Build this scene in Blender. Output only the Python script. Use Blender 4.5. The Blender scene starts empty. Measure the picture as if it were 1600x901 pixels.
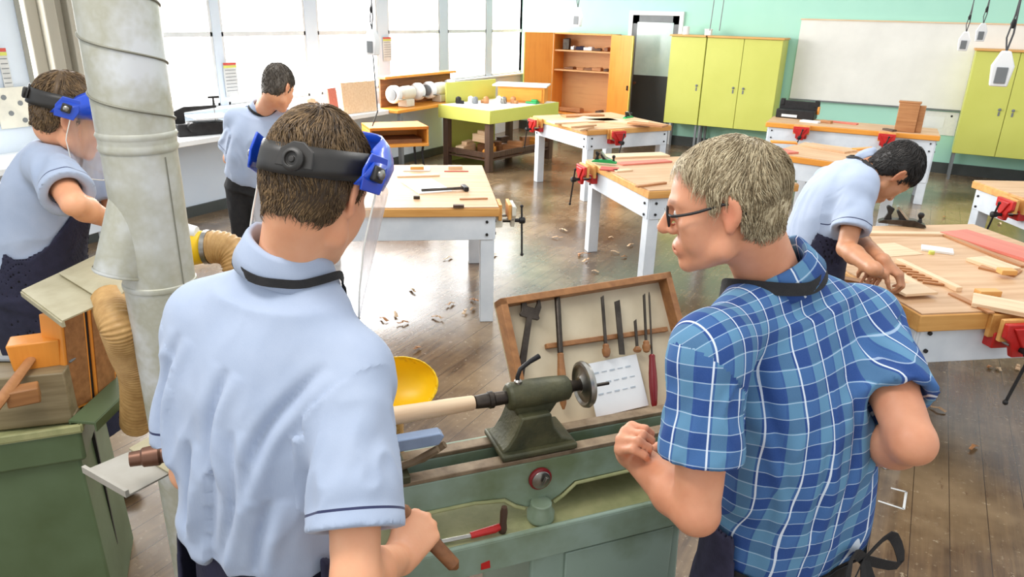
import bpy, math, random, os
import numpy as np
from mathutils import Vector, Matrix
random.seed(7); rng = np.random.default_rng(7)
SC = bpy.context.scene; COL = SC.collection
V = lambda *a: np.array(a, float)
R = math.radians
HALF_PI = math.pi/2
ee = lambda a: V(math.cos(R(a)), math.sin(R(a)), 0)
# ---------------------------------------------------------------- camera
CF, CPITCH, CROLL, CYAW, CH = 1130.0, .3621, .02625, .5011, 1.85
_cy, _sy, _cp, _sp = math.cos(CYAW), math.sin(CYAW), math.cos(CPITCH), math.sin(CPITCH)
cF = V(-_sy*_cp, _cy*_cp, -_sp); _r = V(_cy, _sy, 0); _u = np.cross(_r, cF)
cR = math.cos(CROLL)*_r + math.sin(CROLL)*_u; cU = -math.sin(CROLL)*_r + math.cos(CROLL)*_u
cO = V(0, 0, CH)
def _ray(u, v): return cF + cR*(u-800)/CF - cU*(v-450.5)/CF
def pz(u, v, h=0.0): d = _ray(u, v); return cO + d*(h-CH)/d[2]        # measured point on the level h
def py_(u, v, y): d = _ray(u, v); return cO + d*y/d[1]                # measured point on the plane Y=y
def px_(u, v, x): d = _ray(u, v); return cO + d*x/d[0]
def pd(u, v, t): return cO + _ray(u, v)*t                             # measured point at a distance t in front of the lens
def limb(u, v, par, L, near=True):
    """point seen at (u,v) whose distance from the parent joint is the bone length L"""
    d = _ray(u, v); w = cO-par; a = d@d; b = 2*(d@w); c = w@w-L*L; q = b*b-4*a*c
    t = (-b/(2*a)) if q < 0 else (-b+(-1 if near else 1)*math.sqrt(q))/(2*a)
    return cO+d*t
cam = bpy.data.cameras.new('camera'); co = bpy.data.objects.new('camera', cam); COL.objects.link(co)
cam.sensor_width = 36; cam.lens = CF/1600*36; cam.clip_start = .05
m = Matrix.Identity(4)
for i in range(3): m[i][0], m[i][1], m[i][2], m[i][3] = cR[i], cU[i], -cF[i], cO[i]
co.matrix_world = m; SC.camera = co
# ---------------------------------------------------------------- tagging
def tag(o, label=None, cat=None, group=None, kind=None):
    if label: o['label'] = label
    if cat: o['category'] = cat
    if group: o['group'] = group
    if kind: o['kind'] = kind
    return o
def thing(name, label, cat, loc=(0, 0, 0), rz=0, group=None):
    o = bpy.data.objects.new(name, None); COL.objects.link(o); o.empty_display_size = .1
    o.location = [float(a) for a in loc]; o.rotation_euler = (0, 0, rz); return tag(o, label, cat, group)
def dup(root, loc=None, rz=None, label=None, group=None):
    c = root.copy(); COL.objects.link(c)
    if loc is not None: c.location = [float(a) for a in loc]
    if rz is not None: c.rotation_euler = (0, 0, rz)
    if label: c['label'] = label
    if group: c['group'] = group
    def kids(src, dst):
        for ch in list(src.children):
            k = ch.copy(); COL.objects.link(k); k.parent = dst; k.matrix_parent_inverse = ch.matrix_parent_inverse.copy(); kids(ch, k)
    kids(root, c); return c
# ---------------------------------------------------------------- materials
def srgb(r, g, b):
    f = lambda c: ((c/255+.055)/1.055)**2.4 if c/255 > .04045 else c/255/12.92
    return (f(r), f(g), f(b), 1)
class NT:
    def __init__(s, name):
        s.m = bpy.data.materials.new(name); s.m.use_nodes = True; s.t = s.m.node_tree; s.b = s.t.nodes['Principled BSDF']
    def n(s, typ, **kw):
        o = s.t.nodes.new(typ)
        for k, v in kw.items():
            if k in ('ins',):
                for a, b in v.items(): o.inputs[a].default_value = b
            else: setattr(o, k, v)
        return o
    def l(s, a, b): s.t.links.new(a, b)
    def math(s, op, a, b=None, c=None):
        o = s.n('ShaderNodeMath', operation=op)
        for i, x in enumerate((a, b, c)):
            if x is None: continue
            if isinstance(x, (int, float)): o.inputs[i].default_value = x
            else: s.l(x, o.inputs[i])
        return o.outputs[0]
    def mix(s, f, a, b):
        o = s.n('ShaderNodeMix', data_type='RGBA')
        for k, x in (('Factor', f), ('A', a), ('B', b)):
            sock = [i for i in o.inputs if i.name == k and (i.type == 'RGBA' or k == 'Factor')][0]
            if isinstance(x, (int, float, tuple)): sock.default_value = x
            else: s.l(x, sock)
        return [q for q in o.outputs if q.type == 'RGBA'][0]
    def coord(s, scale=(1, 1, 1), rot=(0, 0, 0), kind='Object'):
        tc = s.n('ShaderNodeTexCoord'); mp = s.n('ShaderNodeMapping'); mp.inputs['Scale'].default_value = scale; mp.inputs['Rotation'].default_value = rot
        s.l(tc.outputs[kind], mp.inputs[0]); return mp.outputs[0]
    def noise(s, vec, scale, detail=4, rough=.55):
        o = s.n('ShaderNodeTexNoise'); o.inputs['Scale'].default_value = scale; o.inputs['Detail'].default_value = detail; o.inputs['Roughness'].default_value = rough
        s.l(vec, o.inputs['Vector']); return o.outputs['Fac']
    def ramp(s, fac, stops):
        o = s.n('ShaderNodeValToRGB'); e = o.color_ramp.elements
        while len(e) < len(stops): e.new(.5)
        for q, (p, c) in zip(e, stops): q.position = p; q.color = c
        s.l(fac, o.inputs[0]); return o.outputs[0]
    def bump(s, h, strength=.2, dist=.01):
        o = s.n('ShaderNodeBump'); o.inputs['Strength'].default_value = strength; o.inputs['Distance'].default_value = dist
        s.l(h, o.inputs['Height']); s.l(o.outputs[0], s.b.inputs['Normal'])
    def col(s, c):
        if isinstance(c, tuple): s.b.inputs['Base Color'].default_value = c
        else: s.l(c, s.b.inputs['Base Color'])
def paint(name, c, c2=None, rough=.5, metal=0, scale=6, bump=.0, spec=None, sc3=(1, 1, 1), amt=(.35, .7), coat=0):
    t = NT(name); t.b.inputs['Roughness'].default_value = rough; t.b.inputs['Metallic'].default_value = metal
    if coat: t.b.inputs['Coat Weight'].default_value = coat
    if spec is not None: t.b.inputs['Specular IOR Level'].default_value = spec
    v = t.coord(sc3); nz = t.noise(v, scale, 5)
    if c2 is None: c2 = tuple(x*.82 for x in c[:3])+(1,)
    t.col(t.ramp(nz, [(amt[0], c), (amt[1], c2)]))
    if bump: t.bump(t.noise(v, scale*6, 3), bump, .004)
    return t.m
def wood(name, c, c2, axis=0, scale=1.0, rough=.55, grain=1.0):
    t = NT(name); t.b.inputs['Roughness'].default_value = rough
    s = [22*scale]*3; s[axis] = 1.6*scale
    v = t.coord(tuple(s)); a = t.noise(v, 1.3, 6, .6); v2 = t.coord((2, 2, 2)); b = t.noise(v2, 1.5, 3)
    f = t.math('ADD', t.math('MULTIPLY', a, .7*grain), t.math('MULTIPLY', b, .3))
    t.col(t.ramp(f, [(.34, c), (.62, c2)])); t.bump(a, .08, .003); return t.m
def glossy(name, c, rough=.3, metal=1): return paint(name, c, None, rough, metal, 9)
def emit(name, c, st):
    t = NT(name); t.b.inputs['Emission Color'].default_value = c; t.b.inputs['Emission Strength'].default_value = st; t.col((.8, .8, .8, 1)); return t.m
# ---------------------------------------------------------------- mesh builder
def rotz(a): c, s = math.cos(a), math.sin(a); return np.array([[c, -s, 0], [s, c, 0], [0, 0, 1.]])
def roty(a): c, s = math.cos(a), math.sin(a); return np.array([[c, 0, s], [0, 1, 0], [-s, 0, c]])
def rotx(a): c, s = math.cos(a), math.sin(a); return np.array([[1, 0, 0], [0, c, -s], [0, s, c]])
def unit(v): v = np.asarray(v, float); return v/max(1e-9, np.linalg.norm(v))
def frame(d, up=(0, 0, 1)):
    d = unit(d); x = np.cross(up, d)
    if np.linalg.norm(x) < 1e-3: x = np.cross((1, 0, 0), d)
    x = unit(x); return np.array([x, np.cross(d, x), d]).T      # columns x,y,z(=d)
class MB:
    def __init__(s): s.v = []; s.f = []
    def _add(s, vs, fs):
        o = len(s.v); s.v += [tuple(map(float, p)) for p in vs]; s.f += [tuple(i+o for i in f) for f in fs]; return s
    def box(s, c, size, rot=None, taper=None):
        x, y, z = [q/2 for q in size]; P = []
        for k in (-1, 1):
            tx, ty = (taper if (taper and k < 0) else (1, 1))
            P += [(-x*tx, -y*ty, k*z), (x*tx, -y*ty, k*z), (x*tx, y*ty, k*z), (-x*tx, y*ty, k*z)]
        P = np.array(P)
        if rot is not None: P = P@np.asarray(rot).T
        return s._add(P+np.asarray(c, float), [(3, 2, 1, 0), (4, 5, 6, 7), (0, 1, 5, 4), (1, 2, 6, 5), (2, 3, 7, 6), (3, 0, 4, 7)])
    def tube(s, path, r, n=12, cap=True, flat=None):
        path = [np.asarray(p, float) for p in path]; m = len(path); rr = r if hasattr(r, '__len__') else [r]*m
        P = []; prev = None
        for i, p in enumerate(path):
            d = unit(path[min(i+1, m-1)]-path[max(i-1, 0)])
            if prev is None: M = frame(d)
            else:
                x = prev-d*(prev@d); x = unit(x); M = np.array([x, np.cross(d, x), d]).T
            prev = M[:, 0]
            for k in range(n):
                a = 2*math.pi*k/n; P.append(p+M@V(rr[i]*math.cos(a), rr[i]*math.sin(a)*(flat or 1), 0))
        F = [(i*n+k, i*n+(k+1) % n, (i+1)*n+(k+1) % n, (i+1)*n+k) for i in range(m-1) for k in range(n)]
        if cap: F += [tuple(range(n-1, -1, -1)), tuple((m-1)*n+k for k in range(n))]
        return s._add(P, F)
    def cyl(s, a, b, r, r2=None, n=20): return s.tube([a, b], [r, r if r2 is None else r2], n)
    def lathe(s, prof, o=(0, 0, 0), d=(0, 0, 1), n=24, sx=1, sy=1, cap=True):
        """prof: (radius, height) pairs turned about the axis d"""
        M = frame(d) if abs(d[2]) < .999 else np.eye(3); P = []; m = len(prof)
        for r_, h in prof:
            for k in range(n):
                a = 2*math.pi*k/n; P.append(np.asarray(o, float)+M@V(r_*math.cos(a)*sx, r_*math.sin(a)*sy, h))
        F = [(i*n+k, i*n+(k+1) % n, (i+1)*n+(k+1) % n, (i+1)*n+k) for i in range(m-1) for k in range(n)]
        if cap: F += [tuple(range(n-1, -1, -1)), tuple((m-1)*n+k for k in range(n))]
        return s._add(P, F)
    def prism(s, poly, t, o=(0, 0, 0), M=None):
        """2-D outline (x,z) in a frame, thickness t along y, centred"""
        n = len(poly); M = np.eye(3) if M is None else M; P = [np.asarray(o, float)+M@V(x, sg*t/2, z) for sg in (-1, 1) for x, z in poly]
        F = [tuple(range(n)), tuple(range(2*n-1, n-1, -1))]+[((i+1) % n, i, n+i, n+(i+1) % n) for i in range(n)]
        return s._add(P, F)
    def sphere(s, c, r, n=14, sc=(1, 1, 1)):
        pr = [(max(1e-4, math.sin(math.pi*i/n)), -math.cos(math.pi*i/n)) for i in range(n+1)]; P = []
        for a, h in pr:
            for k in range(n*2): q = math.pi*k/n; P.append(np.asarray(c, float)+V(a*math.cos(q)*sc[0], a*math.sin(q)*sc[1], h*sc[2])*r)
        w = n*2; F = [(i*w+k, i*w+(k+1) % w, (i+1)*w+(k+1) % w, (i+1)*w+k) for i in range(n) for k in range(w)]
        return s._add(P, F)
    def grid(s, P, close=False):
        """P: rows x cols x 3"""
        P = np.asarray(P, float); a, b = P.shape[:2]; F = []
        for i in range(a-1):
            for j in range(b if close else b-1): F.append((i*b+j, i*b+(j+1) % b, (i+1)*b+(j+1) % b, (i+1)*b+j))
        return s._add(P.reshape(-1, 3), F)
    def build(s, name, mat, parent=None, bevel=0, smooth=True, solid=0, seg=2, world=False):
        me = bpy.data.meshes.new(name); me.from_pydata(s.v, [], s.f); me.update()
        import bmesh
        bm = bmesh.new(); bm.from_mesh(me); bmesh.ops.recalc_face_normals(bm, faces=bm.faces); bm.to_mesh(me); bm.free()
        return link(name, me, mat, parent, bevel, smooth, solid, seg, world)
def link(name, me, mat, parent=None, bevel=0, smooth=True, solid=0, seg=2, world=False):
    o = bpy.data.objects.new(name, me); COL.objects.link(o); me.materials.append(mat)
    if smooth:
        me.shade_smooth()
        if smooth != 'all': 
            try: me.set_sharp_from_angle(angle=R(38))
            except Exception: pass
    if solid:
        q = o.modifiers.new('solid', 'SOLIDIFY'); q.thickness = solid; q.offset = 0
    if bevel:
        q = o.modifiers.new('bevel', 'BEVEL'); q.width = bevel; q.segments = seg; q.limit_method = 'ANGLE'; q.angle_limit = R(40); q.harden_normals = False
    if parent is not None:
        o.parent = parent
        if world: 
            pm = Matrix.Identity(4); chain = []; p = parent
            while p is not None: chain.append(p); p = p.parent
            for p in reversed(chain): pm = pm @ p.matrix_parent_inverse @ p.matrix_basis
            o.matrix_parent_inverse = pm.inverted()
    return o
# ---------------------------------------------------------------- signed-distance modelling of bodies and cloth
_T = rng.random((33, 33, 33)).astype(np.float32); _T[32] = _T[0]; _T[:, 32] = _T[:, 0]; _T[:, :, 32] = _T[:, :, 0]
def noise3(P):
    P = np.asarray(P, np.float32); i = np.floor(P).astype(int); f = P-i; f = f*f*(3-2*f); i = i % 32
    x, y, z = i.T; a, b, c = f.T; g = lambda dx, dy, dz: _T[x+dx, y+dy, z+dz]
    return ((g(0,0,0)*(1-a)+g(1,0,0)*a)*(1-b)+(g(0,1,0)*(1-a)+g(1,1,0)*a)*b)*(1-c)+((g(0,0,1)*(1-a)+g(1,0,1)*a)*(1-b)+(g(0,1,1)*(1-a)+g(1,1,1)*a)*b)*c-.5
def fbm(P, o=3): return sum(noise3(P*2**k+7.3*k)/2**k for k in range(o))
class SDF:
    def __init__(s, lo, hi, h):
        s.lo = np.asarray(lo, float); s.h = h; s.n = np.ceil((np.asarray(hi)-s.lo)/h).astype(int)+1
        s.g = np.full(s.n, .3, np.float32)
    def sub(s, lo, hi):
        a = np.clip(np.floor((np.asarray(lo)-s.lo)/s.h).astype(int), 0, s.n); b = np.clip(np.ceil((np.asarray(hi)-s.lo)/s.h).astype(int)+1, 0, s.n)
        sl = tuple(slice(i, j) for i, j in zip(a, b))
        ax = [(s.lo[k]+s.h*np.arange(a[k], b[k])).astype(np.float32) for k in range(3)]
        return sl, np.meshgrid(*ax, indexing='ij', sparse=True)
    def put(s, sl, d, k=.01, mode='add'):
        g = s.g[sl]
        if g.size == 0: return
        if mode == 'add':
            if k > 0: h = np.maximum(k-np.abs(g-d), 0)/k; s.g[sl] = np.minimum(g, d)-h*h*k*.25
            else: s.g[sl] = np.minimum(g, d)
        elif mode == 'sub':
            d = -d; h = np.maximum(k-np.abs(g-d), 0)/max(k, 1e-6); s.g[sl] = np.maximum(g, d)+h*h*k*.25
        elif mode == 'and': s.g[sl] = np.maximum(g, d)
    def cap(s, a, b, ra, rb=None, k=.015, mode='add', clip=None):
        a = np.asarray(a, float); b = np.asarray(b, float); rb = ra if rb is None else rb; mr = max(ra, rb)+.045
        sl, (X, Y, Z) = s.sub(np.minimum(a, b)-mr, np.maximum(a, b)+mr); d = b-a; L = max(d@d, 1e-9)
        t = np.clip(((X-a[0])*d[0]+(Y-a[1])*d[1]+(Z-a[2])*d[2])/L, 0, 1)
        D = np.sqrt((X-a[0]-t*d[0])**2+(Y-a[1]-t*d[1])**2+(Z-a[2]-t*d[2])**2)-(ra+(rb-ra)*t)
        if clip is not None:
            for c_, n_ in clip: D = np.maximum(D, (X-c_[0])*n_[0]+(Y-c_[1])*n_[1]+(Z-c_[2])*n_[2])
        s.put(sl, D.astype(np.float32), k, mode)
    def ell(s, c, r, M=None, k=.015, mode='add'):
        c = np.asarray(c, float); r = np.asarray(r, float); M = np.eye(3) if M is None else M; mr = max(r)+.045
        sl, (X, Y, Z) = s.sub(c-mr, c+mr); q = [(X-c[0])*M[0, i]+(Y-c[1])*M[1, i]+(Z-c[2])*M[2, i] for i in range(3)]
        k0 = np.sqrt(sum((q[i]/r[i])**2 for i in range(3))); k1 = np.sqrt(sum((q[i]/r[i]**2)**2 for i in range(3)))+1e-6
        s.put(sl, (k0*(k0-1)/k1).astype(np.float32), k, mode)
    def seg(s, a, b, wa, da, wb, db, X_, k=.03, mode='add', p=2.4):
        """elliptic tapered segment: half width w along X_, half depth d"""
        a = np.asarray(a, float); b = np.asarray(b, float); ax = b-a; L = np.linalg.norm(ax); ax = ax/L
        x_ = unit(X_-ax*(X_@ax)); y_ = np.cross(ax, x_); mr = max(wa, wb, da, db)+.05
        sl, (X, Y, Z) = s.sub(np.minimum(a, b)-mr, np.maximum(a, b)+mr)
        qz = (X-a[0])*ax[0]+(Y-a[1])*ax[1]+(Z-a[2])*ax[2]; t = np.clip(qz/L, 0, 1)
        qx = (X-a[0])*x_[0]+(Y-a[1])*x_[1]+(Z-a[2])*x_[2]; qy = (X-a[0])*y_[0]+(Y-a[1])*y_[1]+(Z-a[2])*y_[2]
        w = wa+(wb-wa)*t; d = da+(db-da)*t; m_ = np.minimum(w, d)
        rr = (np.abs(qx/w)**p+np.abs(qy/d)**p)**(1/p)
        grad = np.maximum(np.sqrt((qx/w**2)**2+(qy/d**2)**2)/np.maximum(rr, 1e-3), 1e-3)
        D = (rr-1)/grad; D = np.clip(D, -m_, .3); ez = np.maximum(np.abs(qz-t*L), 0)*.9
        D = np.where(ez > 0, np.where(D > 0, np.sqrt(D**2+ez**2), np.maximum(D, 0)+ez-np.minimum(-D, m_*.5)*.6), D)
        s.put(sl, D.astype(np.float32), k, mode)
    def loft(s, A, B, st, Xa, Xb, Y, arch, k=.03, mode='add', p=2.3, off=0.0, extra=0.0):
        """one smooth elliptic body along A->B; st = (t, halfwidth, halfdepth); centre line bowed by arch along -Y"""
        A = np.asarray(A, float); B = np.asarray(B, float); ax = B-A; L = np.linalg.norm(ax); ax = ax/L; tt = np.array([q[0] for q in st]); ws = np.array([q[1] for q in st])+extra; ds = np.array([q[2] for q in st])+extra
        f = np.linspace(tt[0], tt[-1], 120); w_ = np.interp(f, tt, ws); d_ = np.interp(f, tt, ds); kr = np.exp(-np.linspace(-2, 2, 25)**2); kr /= kr.sum()
        sm = lambda a: np.convolve(np.pad(a, 12, 'edge'), kr, 'valid'); w_, d_ = sm(w_), sm(d_)
        ends = [A+ax*L*tt[0], A+ax*L*tt[-1]]; mr = ws.max()+.07; sl, (X, Y_, Z) = s.sub(np.minimum(*ends)-mr, np.maximum(*ends)+mr)
        qx0, qy0, qz0 = X-A[0], Y_-A[1], Z-A[2]; t = (qx0*ax[0]+qy0*ax[1]+qz0*ax[2])/L; tc = np.clip(t, tt[0], tt[-1]); m = np.clip(t, 0, 1)
        x0 = unit(Xa-ax*(Xa@ax)); x1 = unit(Xb-ax*(Xb@ax)); y0 = np.cross(ax, x0); y1 = np.cross(ax, x1); sh = -arch*np.sin(np.pi*m)-off
        xc = (qx0*x0[0]+qy0*x0[1]+qz0*x0[2])*(1-m)+(qx0*x1[0]+qy0*x1[1]+qz0*x1[2])*m
        yc = (qx0*y0[0]+qy0*y0[1]+qz0*y0[2])*(1-m)+(qx0*y1[0]+qy0*y1[1]+qz0*y1[2])*m-sh
        w = np.interp(tc, f, w_); d = np.interp(tc, f, d_); rr = (np.abs(xc/w)**p+np.abs(yc/d)**p)**(1/p)
        g = np.maximum(np.sqrt((xc/w**2)**2+(yc/d**2)**2)/np.maximum(rr, 1e-3), 1e-3); D = (rr-1)/g; D = np.clip(D, -np.minimum(w, d), .3)
        ez = np.abs(t-tc)*L; D = np.where(ez > 0, np.sqrt(np.maximum(D, 0)**2+ez**2), D); s.put(sl, D.astype(np.float32), k, mode)
    def half(s, c, n, lo=None, hi=None):
        sl, (X, Y, Z) = s.sub(s.lo if lo is None else lo, s.lo+s.h*s.n if hi is None else hi)
        s.g[sl] = np.maximum(s.g[sl], ((X-c[0])*n[0]+(Y-c[1])*n[1]+(Z-c[2])*n[2]).astype(np.float32))
    def mesh(s, smooth=1):
        g = s.g; g[0] = g[-1] = .3; g[:, 0] = g[:, -1] = .3; g[:, :, 0] = g[:, :, -1] = .3
        S = g < 0; n = np.array(g.shape)-1
        c = S[:-1, :-1, :-1].astype(np.uint8)
        tot = np.zeros(n, np.uint8)
        for dx in (0, 1):
            for dy in (0, 1):
                for dz in (0, 1): tot += S[dx:n[0]+dx, dy:n[1]+dy, dz:n[2]+dz]
        I = np.argwhere((tot > 0) & (tot < 8)); idx = np.full(n, -1, np.int32); idx[tuple(I.T)] = np.arange(len(I))
        C = np.array([(a, b, c) for a in (0, 1) for b in (0, 1) for c in (0, 1)]); val = np.stack([g[tuple((I+q).T)] for q in C], 1)
        acc = np.zeros((len(I), 3)); cnt = np.zeros(len(I))
        for i in range(8):
            for j in range(i+1, 8):
                if np.abs(C[i]-C[j]).sum() != 1: continue
                a, b = val[:, i], val[:, j]; mk = (a < 0) != (b < 0); t = np.where(mk, a/np.where(mk, a-b, 1), 0)
                acc += mk[:, None]*(C[i]+t[:, None]*(C[j]-C[i])); cnt += mk
        P = s.lo+s.h*(I+acc/cnt[:, None]); Q = []
        for ax in range(3):
            a, b = [(1, 2), (2, 0), (0, 1)][ax]; S0 = S; e = [slice(None)]*3; f = [slice(None)]*3; e[ax] = slice(0, -1); f[ax] = slice(1, None)
            A, B = S[tuple(e)], S[tuple(f)]; E = np.argwhere(A != B); E = E[(E[:, a] > 0) & (E[:, b] > 0) & (E[:, a] < n[a]) & (E[:, b] < n[b])]
            ins = A[tuple(E.T)]; ua = np.zeros(3, int); ua[a] = 1; ub = np.zeros(3, int); ub[b] = 1
            q = np.stack([idx[tuple((E-o).T)] for o in (ua*0, ua, ua+ub, ub)], 1)
            q = np.where(ins[:, None], q, q[:, ::-1]); Q.append(q)
        Q = np.concatenate(Q); Q = Q[(Q >= 0).all(1)]
        for _ in range(smooth):
            acc = np.zeros_like(P); cnt = np.zeros(len(P))
            for i in range(4):
                a, b = Q[:, i], Q[:, (i+1) % 4]
                for k in range(3): acc[:, k] += np.bincount(a, P[b, k], len(P))+np.bincount(b, P[a, k], len(P))
                cnt += np.bincount(a, minlength=len(P))+np.bincount(b, minlength=len(P))
            P = P*.5+.5*acc/np.maximum(cnt, 1)[:, None]
        return P, Q
def normals(P, Q):
    n = np.cross(P[Q[:, 2]]-P[Q[:, 0]], P[Q[:, 3]]-P[Q[:, 1]]); N = np.zeros_like(P)
    for i in range(4):
        for k in range(3): N[:, k] += np.bincount(Q[:, i], n[:, k], len(P))
    return N/np.maximum(np.linalg.norm(N, axis=1), 1e-12)[:, None]
def np_mesh(name, P, Q, attrs=None):
    me = bpy.data.meshes.new(name); me.vertices.add(len(P)); me.vertices.foreach_set('co', np.ascontiguousarray(P, np.float32).ravel())
    me.loops.add(Q.size); me.loops.foreach_set('vertex_index', np.ascontiguousarray(Q, np.int32).ravel())
    me.polygons.add(len(Q)); me.polygons.foreach_set('loop_start', np.arange(0, Q.size, Q.shape[1], dtype=np.int32))
    me.update(calc_edges=True)
    for k, a in (attrs or {}).items():
        at = me.attributes.new(k, 'FLOAT_VECTOR', 'POINT'); at.data.foreach_set('vector', np.ascontiguousarray(a, np.float32).ravel())
    return me
def keep_big(P, Q, frac=.02):
    """drop crumbs: connected pieces with very few vertices"""
    lab = np.arange(len(P))
    for _ in range(400):
        m_ = lab[Q].min(1); new = lab.copy()
        for i in range(4): np.minimum.at(new, Q[:, i], m_)
        new = new[new]
        if (new == lab).all(): break
        lab = new
    cnt = np.bincount(lab, minlength=len(P)); ok = cnt[lab] > frac*len(P)
    Q = Q[ok[Q].all(1)]; mp = -np.ones(len(P), int); mp[ok] = np.arange(ok.sum()); return P[ok], mp[Q]
PANE_ST, WORLD_ST, WIN_W, FILL_W, EXPO = 4.0, .66, 190, 18, .66
MAT = {}
def mats():
    M = MAT
    M['navy'] = paint('navy_cloth', srgb(38, 38, 62), srgb(28, 28, 50), .85, 0, 30, .25)
    M['navy_apron'] = paint('apron_cloth', srgb(52, 50, 74), srgb(40, 38, 60), .85, 0, 30, .25)
    M['black_cloth'] = paint('black_cloth', srgb(38, 36, 36), srgb(26, 26, 28), .8, 0, 40, .2)
    M['shoe'] = paint('shoe_leather', srgb(30, 28, 27), None, .4, 0, 10)
    M['eye'] = paint('eye_white', srgb(225, 218, 210), None, .15); M['iris'] = paint('iris', srgb(60, 50, 42), None, .1)
    M['shield_black'] = paint('black_plastic', srgb(52, 49, 46), srgb(38, 36, 34), .42, 0, 12)
    M['shield_blue'] = paint('blue_plastic', srgb(24, 78, 205), srgb(18, 66, 185), .28, 0, 5, coat=.4)
    M['steel'] = paint('steel', srgb(175, 172, 165), srgb(140, 136, 128), .32, 1, 20)
    M['dark_steel'] = paint('dark_steel', srgb(82, 74, 66), srgb(56, 50, 44), .42, .75, 22, .2)
    M['iron'] = paint('black_iron', srgb(44, 42, 42), srgb(30, 28, 28), .5, .4, 18, .1)
    def skin(name, a, b):
        t = NT(name); v = t.coord((1, 1, 1)); base = t.ramp(t.noise(v, 14, 4), [(.3, a), (.7, b)])
        at = t.n('ShaderNodeAttribute', attribute_name='tint'); sp = t.n('ShaderNodeSeparateXYZ'); t.l(at.outputs['Vector'], sp.inputs[0])
        c1 = t.mix(t.math('MULTIPLY', sp.outputs[0], .55), base, srgb(190, 96, 88)); c2 = t.mix(t.math('MULTIPLY', sp.outputs[1], .5), c1, srgb(226, 120, 92))
        c3 = t.mix(t.math('MULTIPLY', sp.outputs[2], .55), c2, srgb(96, 66, 46)); t.col(c3); t.b.inputs['Roughness'].default_value = .48
        t.b.inputs['Subsurface Weight'].default_value = .12; t.b.inputs['Subsurface Radius'].default_value = (.012, .004, .002); t.b.inputs['Subsurface Scale'].default_value = 1.0
        t.bump(t.noise(v, 260, 2), .12, .001); return t.m
    M['skin_fair'] = skin('skin_fair', srgb(240, 178, 138), srgb(230, 160, 120)); M['skin_tan'] = skin('skin_tan', srgb(228, 162, 126), srgb(214, 144, 108))
    M['skin_olive'] = skin('skin_olive', srgb(198, 140, 102), srgb(178, 120, 86))
    def hairm(name, stops, rough=.45):
        t = NT(name); g = t.n('ShaderNodeNewGeometry'); v = t.coord((1, 1, 1)); nz = t.noise(v, 45, 3)
        f = t.math('ADD', t.math('MULTIPLY', g.outputs['Random Per Island'], .6), t.math('MULTIPLY', nz, .5)); t.col(t.ramp(f, [(.2+.6*i/(len(stops)-1), c) for i, c in enumerate(stops)]))
        t.b.inputs['Roughness'].default_value = rough; t.b.inputs['Specular IOR Level'].default_value = .45; return t.m
    M['hair_brown'] = hairm('hair_brown', [srgb(64, 48, 32), srgb(98, 76, 50), srgb(140, 112, 76)])
    M['hair_dark'] = hairm('hair_dark', [srgb(20, 16, 14), srgb(32, 27, 24), srgb(48, 41, 36)])
    M['hair_grey'] = hairm('hair_grey', [srgb(112, 94, 68), srgb(168, 148, 114), srgb(224, 208, 172)])
    M['hair_mid'] = hairm('hair_mid', [srgb(60, 54, 48), srgb(78, 70, 62), srgb(96, 86, 74)])
    # light blue school shirt: fine weave, navy piping near each sleeve end
    t = NT('chambray'); at = t.n('ShaderNodeAttribute', attribute_name='cloth'); sp = t.n('ShaderNodeSeparateXYZ'); t.l(at.outputs['Vector'], sp.inputs[0])
    v = t.coord((1, 1, 1)); nz = t.ramp(t.noise(v, 9, 4), [(.3, srgb(170, 183, 206)), (.7, srgb(156, 171, 197))])
    wv = t.noise(t.coord((260, 260, 40)), 3, 2); nz = t.mix(t.math('MULTIPLY', wv, .28), nz, srgb(196, 203, 216))
    y = sp.outputs[1]; z = sp.outputs[2]; st = t.math('MULTIPLY', t.math('LESS_THAN', t.math('ABSOLUTE', t.math('SUBTRACT', y, .026)), .0020), t.math('LESS_THAN', z, .5))
    t.col(t.mix(st, nz, srgb(44, 50, 86))); t.b.inputs['Roughness'].default_value = .85; t.b.inputs['Sheen Weight'].default_value = .15; t.bump(wv, .15, .001); M['chambray'] = t.m
    # blue checked shirt
    t = NT('plaid'); at = t.n('ShaderNodeAttribute', attribute_name='cloth'); sp = t.n('ShaderNodeSeparateXYZ'); t.l(at.outputs['Vector'], sp.inputs[0]); x, y = sp.outputs[0], sp.outputs[1]
    PX, PY = .058, .028
    fx = t.math('FRACT', t.math('DIVIDE', t.math('ADD', x, 1.0), PX)); fy = t.math('FRACT', t.math('DIVIDE', t.math('ADD', y, 1.0), PY)); fy2 = t.math('FRACT', t.math('DIVIDE', t.math('ADD', y, 1.0), PY*2))
    band = lambda f, a, b: t.math('MULTIPLY', t.math('GREATER_THAN', f, a), t.math('LESS_THAN', f, b))
    base = t.mix(band(fx, .56, .97), srgb(12, 66, 140), srgb(86, 134, 166)); base = t.mix(t.math('MULTIPLY', band(fy2, .52, .98), .38), base, srgb(10, 50, 118)); base = t.mix(t.math('MULTIPLY', band(fy2, .0, .5), .22), base, srgb(110, 165, 205))
    base = t.mix(t.math('MULTIPLY', band(fx, .50, .555), .5), base, srgb(30, 70, 140))
    base = t.mix(t.math('MULTIPLY', band(fy, .92, .985), .62), base, srgb(196, 218, 238)); base = t.mix(t.math('MULTIPLY', band(fx, .03, .082), .92), base, srgb(232, 240, 250))
    wv = t.noise(t.coord((220, 220, 220)), 3, 2); base = t.mix(t.math('MULTIPLY', wv, .12), base, srgb(150, 180, 215)); t.col(base); t.b.inputs['Roughness'].default_value = .85; t.bump(wv, .12, .001); M['plaid'] = t.m
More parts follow.
